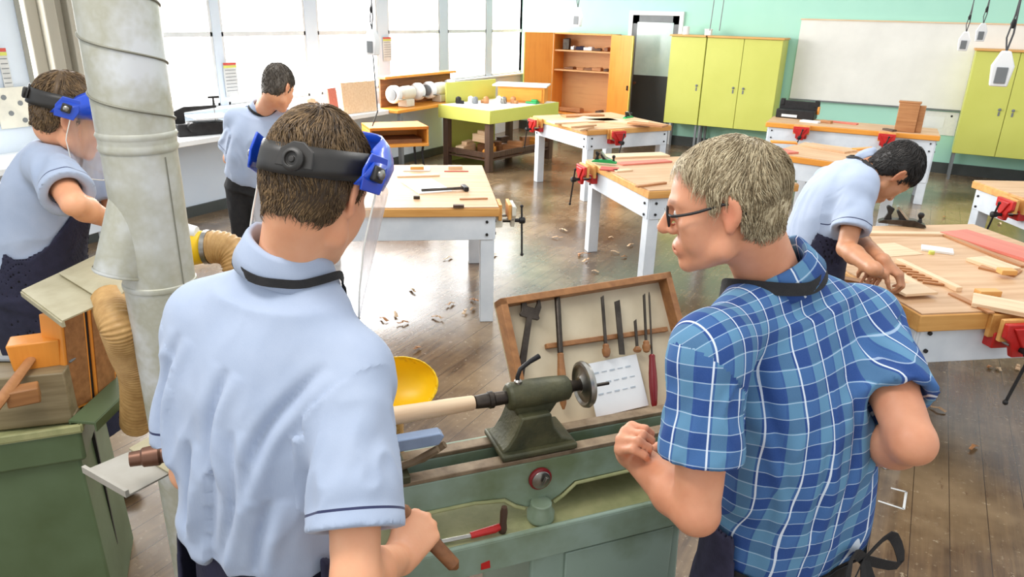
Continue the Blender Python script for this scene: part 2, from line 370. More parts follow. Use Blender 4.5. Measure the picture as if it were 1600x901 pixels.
    # clear sheet
    t = NT('clear_sheet'); tr = t.n('ShaderNodeBsdfTransparent'); tr.inputs[0].default_value = (.90, .91, .93, 1); gl = t.n('ShaderNodeBsdfGlossy'); gl.inputs['Roughness'].default_value = .16
    lw = t.n('ShaderNodeLayerWeight'); lw.inputs['Blend'].default_value = .35; nz = t.noise(t.coord((5, 5, 1.5)), 3, 4); mx = t.n('ShaderNodeMixShader')
    t.l(t.math('ADD', t.math('MULTIPLY', t.math('POWER', lw.outputs['Facing'], 3), .35), t.math('MULTIPLY', nz, .20)), mx.inputs[0]); t.l(tr.outputs[0], mx.inputs[1]); t.l(gl.outputs[0], mx.inputs[2])
    df = t.n('ShaderNodeBsdfTranslucent'); df.inputs[0].default_value = (.95, .96, 1, 1); m2 = t.n('ShaderNodeMixShader'); t.l(t.ramp(t.noise(t.coord((3, 3, .8)), 4, 3), [(.40, (.14, .14, .14, 1)), (.66, (.46, .46, .46, 1))]), m2.inputs[0]); t.l(mx.outputs[0], m2.inputs[1]); t.l(df.outputs[0], m2.inputs[2])
    t.l(m2.outputs[0], t.t.nodes['Material Output'].inputs[0]); M['clear'] = t.m
    t = NT('lens'); t.t.nodes['Material Output']; tr = t.n('ShaderNodeBsdfTransparent'); tr.inputs[0].default_value = (.93, .94, .95, 1); gl = t.n('ShaderNodeBsdfGlossy'); gl.inputs['Roughness'].default_value = .03; mx = t.n('ShaderNodeMixShader'); mx.inputs[0].default_value = .10; t.l(tr.outputs[0], mx.inputs[1]); t.l(gl.outputs[0], mx.inputs[2]); t.l(mx.outputs[0], t.t.nodes['Material Output'].inputs[0]); M['lens'] = t.m
    M['clear_edge'] = paint('sheet_edge', srgb(230, 228, 220), None, .3)
    M['cream'] = paint('cream_paint', srgb(226, 222, 206), None, .5)
    M['white_paint'] = paint('white_bench_paint', srgb(226, 232, 238), srgb(206, 214, 222), .55, 0, 5, .05)
    M['white'] = paint('white_enamel', srgb(240, 241, 240), srgb(230, 232, 232), .5, 0, 4)
    M['pine'] = wood('pine_top', srgb(222, 184, 144), srgb(198, 154, 112), 0, 1, .5); M['pine_edge'] = wood('pine_edge', srgb(232, 178, 104), srgb(208, 148, 76), 0, 1, .5)
    M['pale_pine'] = wood('pale_pine', srgb(240, 212, 176), srgb(222, 186, 146), 0, 1.4, .55); M['mid_wood'] = wood('mid_wood', srgb(196, 140, 90), srgb(166, 110, 66), 0, 1.4)
    M['orange_wood'] = wood('orange_wood', srgb(236, 152, 58), srgb(214, 122, 34), 2, 1, .38, .6); M['orange_woodx'] = wood('orange_woodx', srgb(232, 156, 62), srgb(208, 124, 40), 0, 1, .38, .6)
    M['cab_inner'] = wood('cabinet_inner', srgb(212, 156, 98), srgb(188, 130, 76), 0, 1, .5, .6)
    M['brown_wood'] = wood('brown_wood', srgb(150, 98, 56), srgb(112, 70, 40), 0, 1.4); M['dark_wood'] = wood('dark_wood', srgb(100, 74, 56), srgb(72, 52, 40), 2, 1.4)
    M['box_wood'] = wood('box_wood', srgb(178, 124, 74), srgb(140, 92, 52), 0, 1.4, .5)
    M['lime'] = paint('lime_paint', srgb(208, 210, 104), srgb(202, 204, 96), .42, 0, 2); M['frame_paint'] = paint('window_frame_paint', srgb(226, 227, 226), None, .5); M['poster_paper'] = paint('poster_paper', srgb(206, 206, 202), None, .8); M['cable'] = paint('dark_cable', srgb(74, 74, 76), None, .5); M['lime_dark'] = paint('lime_deep', srgb(176, 204, 60), None, .5)
    M['red'] = paint('red_enamel', srgb(206, 40, 36), srgb(180, 28, 26), .38, 0, 12); M['red_flat'] = paint('red_flat', srgb(206, 84, 72), srgb(190, 72, 62), .6, 0, 5)
    M['teal_wall'] = paint('teal_wall', srgb(176, 226, 206), srgb(168, 220, 200), .65, 0, 1.2)
    M['lwall'] = paint('pale_blue_wall', srgb(212, 222, 232), srgb(204, 214, 226), .6, 0, 1.5)
    M['board'] = paint('whiteboard', srgb(240, 238, 230), srgb(228, 226, 218), .45, 0, 2)
    M['dark_base'] = paint('dark_skirting', srgb(70, 74, 72), srgb(58, 62, 60), .5, 0, 5)
    M['paper'] = paint('paper', srgb(236, 236, 232), srgb(228, 228, 226), .8, 0, 30)
    M['green_metal'] = paint('green_machine', srgb(96, 114, 82), srgb(82, 98, 64), .45, .0, 5, .08); M['teal_metal'] = paint('teal_machine', srgb(158, 178, 162), srgb(114, 128, 94), .42, 0, 3.2, .12, amt=(.42, .66))
    M['dusty_green'] = paint('dusty_green', srgb(176, 174, 124), srgb(142, 146, 98), .6, 0, 14, .2)
    M['olive_iron'] = paint('olive_cast_iron', srgb(88, 86, 58), srgb(58, 60, 42), .5, .2, 16, .3)
    M['bed_way'] = paint('bed_way', srgb(158, 138, 112), srgb(120, 100, 78), .45, .35, 25, .1)
    t = NT('galvanised'); v = t.coord((1, 1, 1)); vo = t.n('ShaderNodeTexVoronoi'); vo.inputs['Scale'].default_value = 60; t.l(v, vo.inputs['Vector'])
    a = t.noise(v, 5, 5); f = t.math('ADD', t.math('MULTIPLY', a, .95), t.math('MULTIPLY', vo.outputs['Distance'], .06)); t.col(t.ramp(f, [(.32, srgb(208, 209, 204)), (.5, srgb(182, 180, 162)), (.68, srgb(216, 218, 218))]))
    t.b.inputs['Metallic'].default_value = .25; t.b.inputs['Roughness'].default_value = .46; t.bump(a, .15, .01); M['galv'] = t.m
    M['sheet'] = paint('sheet_metal', srgb(196, 188, 158), srgb(178, 168, 136), .5, .25, 14, .05)
    M['yellow'] = paint('yellow_plastic', srgb(255, 212, 30), srgb(250, 200, 20), .4, 0, 4)
    t = NT('flex_hose'); t.col(t.ramp(t.noise(t.coord((1, 1, 1)), 30, 3), [(.3, srgb(206, 164, 104)), (.7, srgb(176, 134, 78))])); t.b.inputs['Roughness'].default_value = .5; M['hose'] = t.m
    M['grey_col'] = paint('pilaster_paint', srgb(172, 166, 150), srgb(158, 152, 136), .6, 0, 3, sc3=(1, 1, .2))
    M['grey'] = paint('grey_paint', srgb(122, 126, 128), None, .5); M['green'] = paint('green_plastic', srgb(28, 160, 84), None, .4)
    M['glassg'] = paint('door_glass', srgb(206, 226, 218), srgb(188, 212, 206), .12, 0, 3, amt=(.4, .6)); M['black_door'] = paint('dark_door', srgb(52, 54, 52), None, .5, 0, 2)
    M['pane'] = emit('bright_window', (1, 1, 1, 1), PANE_ST)
    M['blue_grey'] = paint('blue_grey_rest', srgb(150, 168, 196), srgb(116, 134, 162), .4, .1, 6, amt=(.45, .7)); M['brass'] = paint('bronze', srgb(120, 84, 66), srgb(92, 64, 52), .4, .5, 10)
    M['pinkish'] = wood('pink_board', srgb(228, 134, 112), srgb(212, 114, 96), 0, 1, .55)
    # worn plank floor
    t = NT('floor_planks'); tc = t.n('ShaderNodeTexCoord'); s = t.n('ShaderNodeSeparateXYZ'); t.l(tc.outputs['Object'], s.inputs[0])
    W_ = .135; px = t.math('DIVIDE', s.outputs[0], W_); row = t.math('FLOOR', px); fr_ = t.math('FRACT', px); wn = t.n('ShaderNodeTexWhiteNoise', noise_dimensions='1D'); t.l(row, wn.inputs['W'])
    gap = t.math('LESS_THAN', fr_, .022); cmb = t.n('ShaderNodeCombineXYZ'); t.l(t.math('MULTIPLY', s.outputs[0], 26), cmb.inputs[0]); t.l(t.math('ADD', t.math('MULTIPLY', s.outputs[1], 1.3), t.math('MULTIPLY', wn.outputs[0], 50)), cmb.inputs[1])
    gr = t.noise(cmb.outputs[0], 1.5, 6, .65); c = t.ramp(gr, [(.28, srgb(58, 42, 28)), (.5, srgb(90, 68, 46)), (.72, srgb(122, 96, 66))])
    c = t.mix(t.math('MULTIPLY', wn.outputs[0], .35), c, srgb(112, 92, 68)); v = t.coord((1, 1, 1)); bl = t.noise(v, .9, 5, .6)
    c = t.mix(t.ramp(bl, [(.45, (0, 0, 0, 1)), (.62, (1, 1, 1, 1))]), c, srgb(152, 128, 98)); dust = t.noise(v, 34, 5, .7)
    c = t.mix(t.ramp(dust, [(.60, (0, 0, 0, 1)), (.72, (.75, .75, .75, 1))]), c, srgb(196, 178, 148)); c = t.mix(t.ramp(t.noise(t.coord((9, 2, 1)), 3, 4, .7), [(.62, (0, 0, 0, 1)), (.7, (.6, .6, .6, 1))]), c, srgb(92, 62, 44)); c = t.mix(gap, c, srgb(58, 46, 36)); t.col(c)
    t.l(t.math('ADD', t.math('MULTIPLY', t.noise(v, 4, 4), .22), .14), t.b.inputs['Roughness']); t.b.inputs['Specular IOR Level'].default_value = .7; t.b.inputs['Coat Weight'].default_value = .35; t.b.inputs['Coat Roughness'].default_value = .2
    t.bump(t.math('ADD', t.math('MULTIPLY', gr, .4), t.math('MULTIPLY', gap, -1.5)), .25, .004); M['floor'] = t.m
from mathutils.bvhtree import BVHTree
def head_M(az, pitch=0, roll=0):
    """az: facing direction, degrees left of +Y; pitch: nose down; roll: leaning to its own right; columns right, forward, up"""
    return rotz(R(az))@rotx(-R(pitch))@roty(R(roll))
def head_sdf(F, c, M, s=1.0, jaw=1.0, nose=1.0, child=False):
    W = lambda x, y, z: c+M@V(x, y, z)*s
    E = lambda p, r, k=.012, mode='add', T=None: F.ell(W(*p), V(*r)*s, M if T is None else M@T, k, mode)
    C = lambda a, b, ra, rb=None, k=.012, mode='add': F.cap(W(*a), W(*b), ra*s, (ra if rb is None else rb)*s, k, mode)
    E((0, -.014, .034), (.0735, .096, .082)); E((0, .030, .012), (.064, .064, .078), .03)
    E((0, .036, -.05), (.052, .052, .056), .03); E((0, .048, -.074), (.040*jaw, .042, .036), .02)
    for q in (-1, 1):
        C((q*.056, -.004, -.032), (q*.050*jaw, .012, -.070), .014, .014, .02); C((q*.050*jaw, .012, -.070), (q*.014, .078, -.100), .015, .013, .02)
        E((q*.044, .062, -.018), (.022, .02, .016), .02)
        E((q*.040, .058, -.045), (.020, .024, .026), .02)
        C((q*.044, .074, .026), (q*.012, .090, .021), .007, .009, .016)
    E((0, .083, -.100), (.019, .015, .016), .015)
    C((0, .090, .018), (0, .110*nose, -.022), .0075, .011, .012); E((0, .108*nose, -.028), (.012, .013, .010), .008)
    for q in (-1, 1):
        E((q*.013, .099, -.031), (.009, .011, .008), .006); E((q*.007, .104, -.040), (.0035, .006, .004), .003, 'sub')
        E((q*.032, .094, .004), (.018, .012, .011), .010, 'sub'); E((q*.032, .079, .004), (.0135, .0125, .0115), .003)
        C((q*.020, .088, .011), (q*.044, .082, .010), .0032, .003, .004)
    C((-.018, .090, -.062), (.018, .090, -.062), .0055, None, .006); C((-.016, .089, -.073), (.016, .089, -.073), .0065, None, .006)
    E((0, .088, -.067), (.03, .02, .018), .012); C((-.021, .101, -.0675), (.021, .101, -.0675), .0028, None, .004, 'sub')
    for q in (-1, 1):                                     # ears
        T = rotz(R(q*24))@rotx(R(8))
        E((q*.079, -.010, .002), (.0075, .019, .031), .006, 'add', T); E((q*.076, -.004, -.026), (.007, .009, .011), .006, 'add', T)
        E((q*.086, -.005, .003), (.006, .010, .019), .004, 'sub', T); E((q*.081, .006, -.004), (.006, .006, .008), .003, 'sub')
def hairline(y, style):
    pts = {'short': [(-.13, -.055), (-.05, -.066), (-.028, -.05), (-.018, .0), (-.012, .036), (.012, .036), (.014, -.002), (.026, -.004), (.034, .04), (.06, .055), (.085, .070), (.12, .075)],
           'full': [(-.13, -.06), (-.05, -.07), (-.028, -.055), (-.018, -.01), (-.012, .034), (.012, .034), (.014, -.012), (.028, -.012), (.036, .03), (.058, .04), (.085, .066), (.12, .07)],
           'grey': [(-.13, -.056), (-.05, -.064), (-.028, -.045), (-.018, -.005), (-.012, .034), (.010, .034), (.012, .006), (.024, .008), (.030, .052), (.048, .074), (.068, .088), (.12, .096)]}[style]
    return np.interp(y, [p[0] for p in pts], [p[1] for p in pts])
def hair(parent, c, M, s, style, mat, h=.004, strands=3500, top=.022, slen=.022, wdt=.0011, seed=1, lift=.0035, front=0.0, nm='hair'):
    lo, hi = c-.17*s, c+.17*s; F = SDF(lo, hi, h)
    E = lambda p, r, k=.012, mode='add': F.ell(c+M@V(*p)*s, V(*r)*s, M, k, mode)
    E((0, -.014, .034+top*.45), (.078, .102, .082+top*.6)); E((0, .026, .030+top*.4), (.069, .068+front, .070+top*.6), .02)
    E((0, -.026, -.01), (.070, .072, .07), .03); F.cap(c+M@V(0, -.042, -.03)*s, c+M@V(0, -.050, -.08)*s, .047*s, .046*s, .02)
    sl, (X, Y, Z) = F.sub(lo, hi); q = [(X-c[0])*M[0, i]/s+(Y-c[1])*M[1, i]/s+(Z-c[2])*M[2, i]/s for i in range(3)]
    hz = hairline(q[1], style).astype(np.float32)+.004*np.sin(q[0]*160+q[1]*90).astype(np.float32)
    F.g[sl] = np.maximum(F.g[sl], ((hz-q[2])*.8*s).astype(np.float32))
    P, Q = F.mesh(); N = normals(P, Q); L = (P-c)@M/s
    crown = V(.008, -.062, .115); flow = L-crown; flow[:, 2] -= .25*np.abs(L[:, 2]-.11)+.015
    if style == 'grey': flow[:, 0] += np.where(L[:, 1] > 0, np.where(L[:, 2] > .05, -.12, 0), 0)
    Nl = N@M; flow -= (flow*Nl).sum(1)[:, None]*Nl; flow /= np.linalg.norm(flow, axis=1)[:, None]+1e-6
    U = np.cross(Nl, flow); w = fbm(np.stack([(L*U).sum(1)*60+L[:, 0]*30, (L*flow).sum(1)*9, L[:, 2]*12], 1)+seed, 3)
    edge = np.clip((L[:, 2]-hairline(L[:, 1], style))/.03, 0.15, 1)
    P = P+N*(w*.007*edge)[:, None]*s
    o = link(nm, np_mesh(nm, P, Q), mat, parent, smooth='all', world=True); r = np.random.default_rng(seed)
    ok = np.where((L[:, 2] > hairline(L[:, 1], style)+.004) & (L[:, 2] > -.06))[0]; pick = r.choice(ok, strands); nV = []; nF = []; K = 5; m3 = 3
    clump = fbm(L*28+seed*3, 2)
    for i in pick:
        p = L[i].copy(); n = Nl[i]; f = flow[i]; cl = clump[i]; f = unit(f+np.cross(n, f)*(cl*1.6+r.normal()*.14))
        ln = slen*(.55+.75*r.random())*(1 if p[2] > .03 else .55); wd = wdt*(.7+.6*r.random()); sd = np.cross(n, f); b = len(nV)
        for k in range(K):
            t = k/(K-1); q_ = p+f*ln*t+n*(lift*math.sin(math.pi*min(1, t*.9))*(1+cl)-.004*t*t*ln/.02)-V(0, 0, 1)*ln*.10*t*t
            ww = wd*(1-t*.85)
            for a in (0, 2.1, 4.2): nV.append(q_+sd*ww*math.cos(a)+n*ww*math.sin(a)*.7)
        for k in range(K-1):
            for a in range(3): nF.append((b+k*3+a, b+k*3+(a+1) % 3, b+(k+1)*3+(a+1) % 3, b+(k+1)*3+a))
    if strands:
        P2 = c+(np.array(nV)*s)@M.T; o2 = link('hair_strands', np_mesh('hair_strands', P2, np.array(nF)), mat, o, smooth='all', world=True); o2['kind'] = 'stuff'
    return o
def hand_sdf(F, w, d, n, side, curl, thumb=(40, 30, 20), s=1.0, spread=.0, k=.006, tdir=None):
    """w wrist, d toward the knuckles, n out of the back of the hand, side=+1 thumb along d x n"""
    d = unit(d); n = unit(n-d*(n@d)); x = np.cross(d, n)*side       # toward the thumb
    K = [w+d*.084*s+x*.028*s, w+d*.090*s+x*.009*s+n*.003*s, w+d*.086*s-x*.010*s+n*.001*s, w+d*.077*s-x*.027*s-n*.004*s]
    for i, q in enumerate(K):
        F.cap(w+x*(.014-.010*i)*s, q-n*.004*s, .016*s, .0115*s, .014)
    F.cap(w+d*.03*s+x*.012*s-n*.008*s, w+d*.07*s-n*.010*s, .016*s, .014*s, .012); F.cap(w+d*.02*s-x*.018*s-n*.008*s, w+d*.06*s-x*.020*s-n*.010*s, .014*s, .012*s, .012)
    Ls = [(.043, .026, .020), (.047, .029, .021), (.044, .027, .020), (.034, .021, .018)]; tips = []
    for i, q in enumerate(K):
        cu = curl[i] if hasattr(curl[0], '__len__') else curl; a = 0; p = q-n*.003*s; dd = unit(d+x*spread*(1.5-i))
        r = [.0092, .0084, .0076, .0066]
        for j in range(3):
            a += cu[j]; v = dd*math.cos(R(a))-n*math.sin(R(a)); e = p+v*Ls[i][j]*s
            F.cap(p, e, r[j]*s*(.9 if i == 3 else 1), r[j+1]*s*(.9 if i == 3 else 1), .004 if j else .007); p = e
        tips.append(p)
    b = w+d*.022*s+x*.020*s-n*.006*s; v = unit(d*math.cos(R(thumb[0]))+x*math.sin(R(thumb[0]))-n*.35) if tdir is None else unit(tdir)
    e = b+v*.045*s; F.cap(b, e, .015*s, .0115*s, .012)
    v2 = unit(v+(-x*math.sin(R(thumb[1])))-n*.25); e2 = e+v2*.032*s; F.cap(e, e2, .0108*s, .0095*s, .005)
    v3 = unit(v2-x*math.sin(R(thumb[2]))-n*.1); e3 = e2+v3*.024*s; F.cap(e2, e3, .0096*s, .0078*s, .004)
    return K, tips, e3
def ribbon(pts, nrm, w, t, name, mat, parent, taper=False):
    pts = np.array(pts); nrm = np.array(nrm); P = []
    for i in range(len(pts)):
        d = unit(pts[min(i+1, len(pts)-1)]-pts[max(i-1, 0)]); sd = unit(np.cross(d, nrm[i])); ww = w*(1 if not taper else 1-.7*i/len(pts))
        P.append([pts[i]-sd*ww/2, pts[i]+sd*ww/2, pts[i]+sd*ww/2+nrm[i]*t, pts[i]-sd*ww/2+nrm[i]*t])
    mb = MB(); mb.grid(np.array(P), close=True); mb.f += [(3, 2, 1, 0), tuple(len(pts)*4-4+k for k in range(4))]
    return mb.build(name, mat, parent, world=True, smooth=True)
def spline(pts, n=24):
    pts = np.array(pts, float); m = len(pts); out = []
    for u in np.linspace(0, m-1, n):
        i = min(int(u), m-2); t = u-i; p0, p1, p2, p3 = pts[max(i-1, 0)], pts[i], pts[i+1], pts[min(i+2, m-1)]
        out.append(.5*((2*p1)+(-p0+p2)*t+(2*p0-5*p1+4*p2-p3)*t*t+(-p0+3*p1-3*p2+p3)*t**3))
    return np.array(out)
def snap(bvh, pts, off):
    o, N = [], []
    for p in pts:
        l, n, i, dd = bvh.find_nearest(Vector(p)); 
        o.append(np.array(l)+np.array(n)*off); N.append(np.array(n))
    N = np.array(N); Nn = N.copy()
    for _ in range(3): Nn[1:-1] = (Nn[:-2]+Nn[1:-1]+Nn[2:])/3
    return np.array(o), np.array([unit(q) for q in Nn])
def person(label, J, o):
    """J joints in world metres; o options"""
    s = o.get('s', 1.0); hb = o.get('hb', .006); hc = o.get('hc', .008); nm = 'person'
    feet = (J['anL']+J['anR'])/2; root = thing('person', label, 'person', (feet[0], feet[1], 0)); bpy.context.view_layer.update()
    Xt = unit(J['shR']-J['shL']); Zt = unit(J['C7']-J['pelvis']); Yt = np.cross(Zt, Xt); Xb = unit(J['hipR']-J['hipL']); Xt_ = Xt
    c, M = J['head'], o['M']; hs = o.get('hs', s); sp = lambda t: J['pelvis']+(J['C7']-J['pelvis'])*t+Yt*(-.035*math.sin(math.pi*t))*o.get('arch', 1.0)
    sh = {q: J['sh'+q] for q in 'LR'}; el = {q: J['el'+q] for q in 'LR'}; wr = {q: J['wr'+q] for q in 'LR'}
    allp = np.array([p for p in J.values()]); lo = allp.min(0)-.20; hi = allp.max(0)+.20; hi[2] = max(hi[2], c[2]+.16)
    lo[2] = max(lo[2], .03)
    # ---- body: one continuous surface
    arch = .035*o.get('arch', 1.0)*1.0
    F = SDF(lo, hi, hb); W = [(0, .140, .085), (.2, .125, .074), (.42, .122, .078), (.66, .128, .080), (.82, .115, .062), (.93, .070, .045)]
    g = o.get('girth', 1.0); Wg = lambda W_: [(t, w*s*g, d*s*g) for t, w, d in W_]
    F.loft(J['pelvis'], J['C7'], Wg(W), Xb, Xt, Yt, arch)
    nb = J['C7']+Yt*.012*s; nt = c+M@V(0, -.030, -.055)*hs
    F.cap(nb-Zt*.02, nt, .056*s*o.get('neck', 1), .052*s*o.get('neck', 1), .03); F.cap(nb-Zt*.03, nt+M@V(0, -.012, .02)*hs, .05*s, .045*s, .03)
    for q in 'LR':
        sg = 1 if q == 'R' else -1
        F.cap(nb-Zt*.03*s, sh[q]-Zt*.012, .036*s, .036*s, .03); F.cap(sh[q], sh[q]+(el[q]-sh[q])*.55, .036*s, .0435*s*o.get('arm', 1), .02); F.cap(sh[q]+(el[q]-sh[q])*.55, el[q], .0435*s*o.get('arm', 1), .037*s*o.get('arm', 1), .012)
        m_ = el[q]+(wr[q]-el[q])*.3; F.cap(el[q], m_, .037*s*o.get('arm', 1), .041*s*o.get('arm', 1), .012); F.cap(m_, wr[q], .040*s*o.get('arm', 1), .026*s*o.get('arm', 1), .012)
        F.cap(wr[q], wr[q]+unit(wr[q]-el[q])*.02, .024*s, .022*s, .02)
        F.cap(sp(.02)+Xb*sg*.07*s, J['kn'+q], .078*s, .05*s, .02); F.cap(J['kn'+q], J['an'+q], .048*s, .034*s, .02)
        if 'hand'+q in o: K = hand_sdf(F, wr[q], s=s*o.get('hands', 1), **o['hand'+q])
    head_sdf(F, c, M, hs, o.get('jaw', 1), o.get('nose', 1))
    P, Q = F.mesh(1); P, Q = keep_big(P, Q); L = (P-c)@M/hs
    lip = np.exp(-(((L[:, 2]+.0675)/.009)**2+(L[:, 0]/.024)**2+((L[:, 1]-.095)/.014)**2)); ear = np.exp(-(((np.abs(L[:, 0])-.082)/.012)**2+((L[:, 1]+.005)/.022)**2+(L[:, 2]/.03)**2))
    brow = np.exp(-(((L[:, 2]-.027-.02*np.abs(L[:, 0]))/.0045)**4+((np.abs(L[:, 0])-.031)/.017)**4+((L[:, 1]-.085)/.02)**4))
    wv = fbm(P*38, 2)*.0012; N = normals(P, Q); P = P+N*wv[:, None]*(np.linalg.norm(P-c, axis=1) > .14)[:, None]
    link('body', np_mesh('body', P, Q, {'tint': np.stack([lip, ear*.8, brow], 1)}), o['skin'], root, smooth='all', world=True)
    del F
    # ---- eyes
    if o.get('eyes', True):
        for q in (-1, 1):
            p = c+M@V(q*.032, .0803, .004)*hs
            e = MB().sphere(p, .0122*hs, 8).build('eye', MAT['eye'], root, world=True, smooth='all')
            MB().sphere(p+M@V(0, .0075, -.0015)*hs, .0056*hs, 6).build('iris', MAT['iris'], e, world=True, smooth='all')
    # ---- hair
    hair(root, c, M, hs, o['style'], o['hairmat'], o.get('hh', .004), o.get('strands', 2500), o.get('top', .02), o.get('slen', .022), o.get('swd', .0011), o.get('seed', 1), o.get('lift', .0035), o.get('front', 0))
    # ---- shirt: one cloth surface, cut into trunk and sleeves along the armholes
    ease = o.get('ease', .020); F = SDF(lo, hi, hc); hem = o.get('hem', -.02); sd = o.get('seed', 1)*3.7; wa = o.get('wrinkle', .006)
    W = [(hem-.03, .140, .100), (hem+.04, .156, .112), (.3, .150, .108), (.5, .148, .108), (.66, .150, .104), (.80, .135, .084), (.90, .095, .060)]
    F.loft(J['pelvis'], J['C7'], Wg(W), Xb, Xt, Yt, arch, extra=ease-.008)
    sf = o.get('sleeve', .62); ends = {}
    for q in 'LR':
        F.cap(nb-Zt*.040*s, sh[q]-Zt*.006, .046*s+ease*.5, .050*s+ease*.4, .05)
        a, b = sh[q], el[q]; ax = unit(b-a); Ls = np.linalg.norm(b-a); f = o.get('sleeve'+q, sf); e = a+ax*Ls*f; ends[q] = (a, ax, Ls, f, e)
        r0, r1_ = (.051*s+ease*.45), (.052*s+ease*o.get('flare', 1.0)); F.cap(a-ax*.01, a+ax*Ls*(f+.18), r0, r1_+.002, .045, clip=[(e, ax)])
    F.half(sp(hem), -Zt); F.cap(nb-Zt*.01, nt, .062*s, .060*s, .012, 'sub'); F.half(nb+Zt*.035*s, Zt*.9+Yt*.35)
    for q in 'LR':
        a, ax, Ls, f, e = ends[q]; F.cap(a+ax*Ls*(f-.10), a+ax*Ls*(f+.3), .043*s*o.get('arm', 1)+.004, .052*s+ease*o.get('flare', 1.0)-.004, .004, 'sub')
    P, Q = F.mesh(2); P, Q = keep_big(P, Q, .05); N = normals(P, Q); B = np.array([Xt, Yt, Zt]).T; L = (P-J['C7'])@B; del F
    tq = {}; mask = {}
    for q, sgn in (('L', -1), ('R', 1)):
        a, ax, Ls, f, e = ends[q]; v = P-a; t = v@ax; rad = np.linalg.norm(v-t[:, None]*ax, axis=1); hn = unit(ax*.75+Xt*sgn*.65); tq[q] = t
        mask[q] = ((v@hn) > .034) & (rad < .052*s+ease*o.get('flare', 1)+.045) & (t > -.03) & (t < Ls*f+.03) & ((v@(Xt*sgn)) > -.035+t*.2-.02*(t > .1))
    warp = np.stack([fbm(L*5+sd, 2), fbm(L*5+sd+31, 2), fbm(L*5+sd+57, 2)], 1)*.10
    Lw = L+warp; fold = 1-2*np.abs(fbm(np.stack([Lw[:, 0]*9+Lw[:, 2]*2.5*np.sign(L[:, 0]), Lw[:, 1]*6, Lw[:, 2]*2.4], 1)+sd, 2)); fine = 1-2*np.abs(fbm(Lw*V(14, 14, 9)+sd*2, 2)); soft = fbm(L*V(5, 5, 3.5)+sd*2, 2)
    low = np.clip(-L[:, 2]/.4, .15, 1.2); disp = ((fold-.75)*1.9*low+(fine-.8)*.55*np.clip(low, .3, 1)+soft*1.6)*wa
    for q in 'LR':
        a, ax, Ls, f, e = ends[q]; t = tq[q]; v = P-a; x_ = unit(np.cross(ax, Yt)); y_ = np.cross(ax, x_); an = np.arctan2(v@y_, v@x_)
        w_ = 1-2*np.abs(fbm(np.stack([np.cos(an)*1.1+t*7, np.sin(an)*1.1+t*4, t*6], 1)+warp*6+sd+(5 if q == 'L' else 9), 2)); ed = np.clip((Ls*f-t)/.035, .0, 1)
        near = np.clip(t/.05, 0, 1)*mask[q]; ds_ = ((w_-.72)*1.5+fbm(P*11+sd, 2)*1.0)*wa*ed; disp = disp*(1-near)+ds_*near
    for cr in o.get('creases', []):
        pts = spline([(a_, b_, 0) for a_, b_ in cr], 14)[:, :2]; q2 = L[:, [0, 2]]+warp[:, [0, 2]]*.12; best = np.full(len(P), 9.); sgn = np.zeros(len(P)); fade = np.ones(len(P))
        for i in range(len(pts)-1):
            d_ = pts[i+1]-pts[i]; u_ = q2-pts[i]; t_ = np.clip((u_@d_)/(d_@d_), 0, 1); e_ = u_-t_[:, None]*d_; dist = np.hypot(e_[:, 0], e_[:, 1]); m_ = dist < best; best = np.where(m_, dist, best); sgn = np.where(m_, np.sign(d_[0]*e_[:, 1]-d_[1]*e_[:, 0]), sgn); pr = (i+t_)/(len(pts)-1); fade = np.where(m_, np.sin(np.pi*np.clip(pr, 0, 1))**.7, fade)
        side = np.where(sgn > 0, 1.0, .55); disp = disp+(-.0105*np.exp(-(best/.0085)**2)+.0085*side*np.exp(-((best-.021)/.013)**2))*fade*(L[:, 1] < .05)*o.get('creasek', 1.0)
    P = P+N*disp[:, None]; L = (P-J['C7'])@B
    ua = np.arctan2(L[:, 0], -(L[:, 1]+.01))*.135; blend = np.clip((np.abs(L[:, 0])-.06)/.08, 0, 1)*np.clip((-L[:, 2]-.13)/.12, 0, 1); ux = L[:, 0]*1.1*(1-blend)+ua*blend
    wt = np.clip((L[:, 2]+.135)/.08, 0, 1); ux = ux*(1-wt)+L[:, 0]*1.1*wt
    at = np.stack([ux+.012*fbm(L*5+sd, 2), L[:, 2]+(L[:, 1]+.10)*wt*.9+.014*fbm(L*5+sd+9, 2), np.ones(len(P))], 1)
    fm = {q: mask[q][Q].sum(1) >= 2 for q in 'LR'}; fm['R'] &= ~fm['L']
    def submesh(name, fmask, at_, par):
        q_ = Q[fmask]; u, inv = np.unique(q_, return_inverse=True); inv = inv.reshape(q_.shape); return link(name, np_mesh(name, P[u], inv, {'cloth': at_[u]}), o['shirt'], par, smooth='all', world=True)
    shirt = submesh('shirt', ~(fm['L'] | fm['R']), at, root)
    bvh = BVHTree.FromPolygons([Vector(p) for p in P], [tuple(int(i) for i in q) for q in Q])
    for q in 'LR':
        a, ax, Ls, f, e = ends[q]; v = P-a; t = v@ax; x_ = unit(np.cross(ax, Yt)); y_ = np.cross(ax, x_); an = np.arctan2(v@y_, v@x_); ref = np.arctan2(*(lambda d_: (d_@y_, d_@x_))(-Yt)); an = (an-ref+math.pi) % (2*math.pi)-math.pi
        submesh('sleeve', fm[q], np.stack([an*.066, Ls*f-t+.004*fbm(P*8+sd, 2)*np.clip((Ls*f-t-.04)/.03, 0, 1), np.zeros(len(P))], 1), shirt)
    # ---- collar: stand and fall
    zk = o.get('neckmix', .55); zc = unit(nt-nb)*zk+Zt*(1-zk); zc = unit(zc); yc = unit(Yt-zc*(Yt@zc)); xc = np.cross(yc, zc); rows = []; n_ = 40; cs = s*o.get('collar', 1.0)
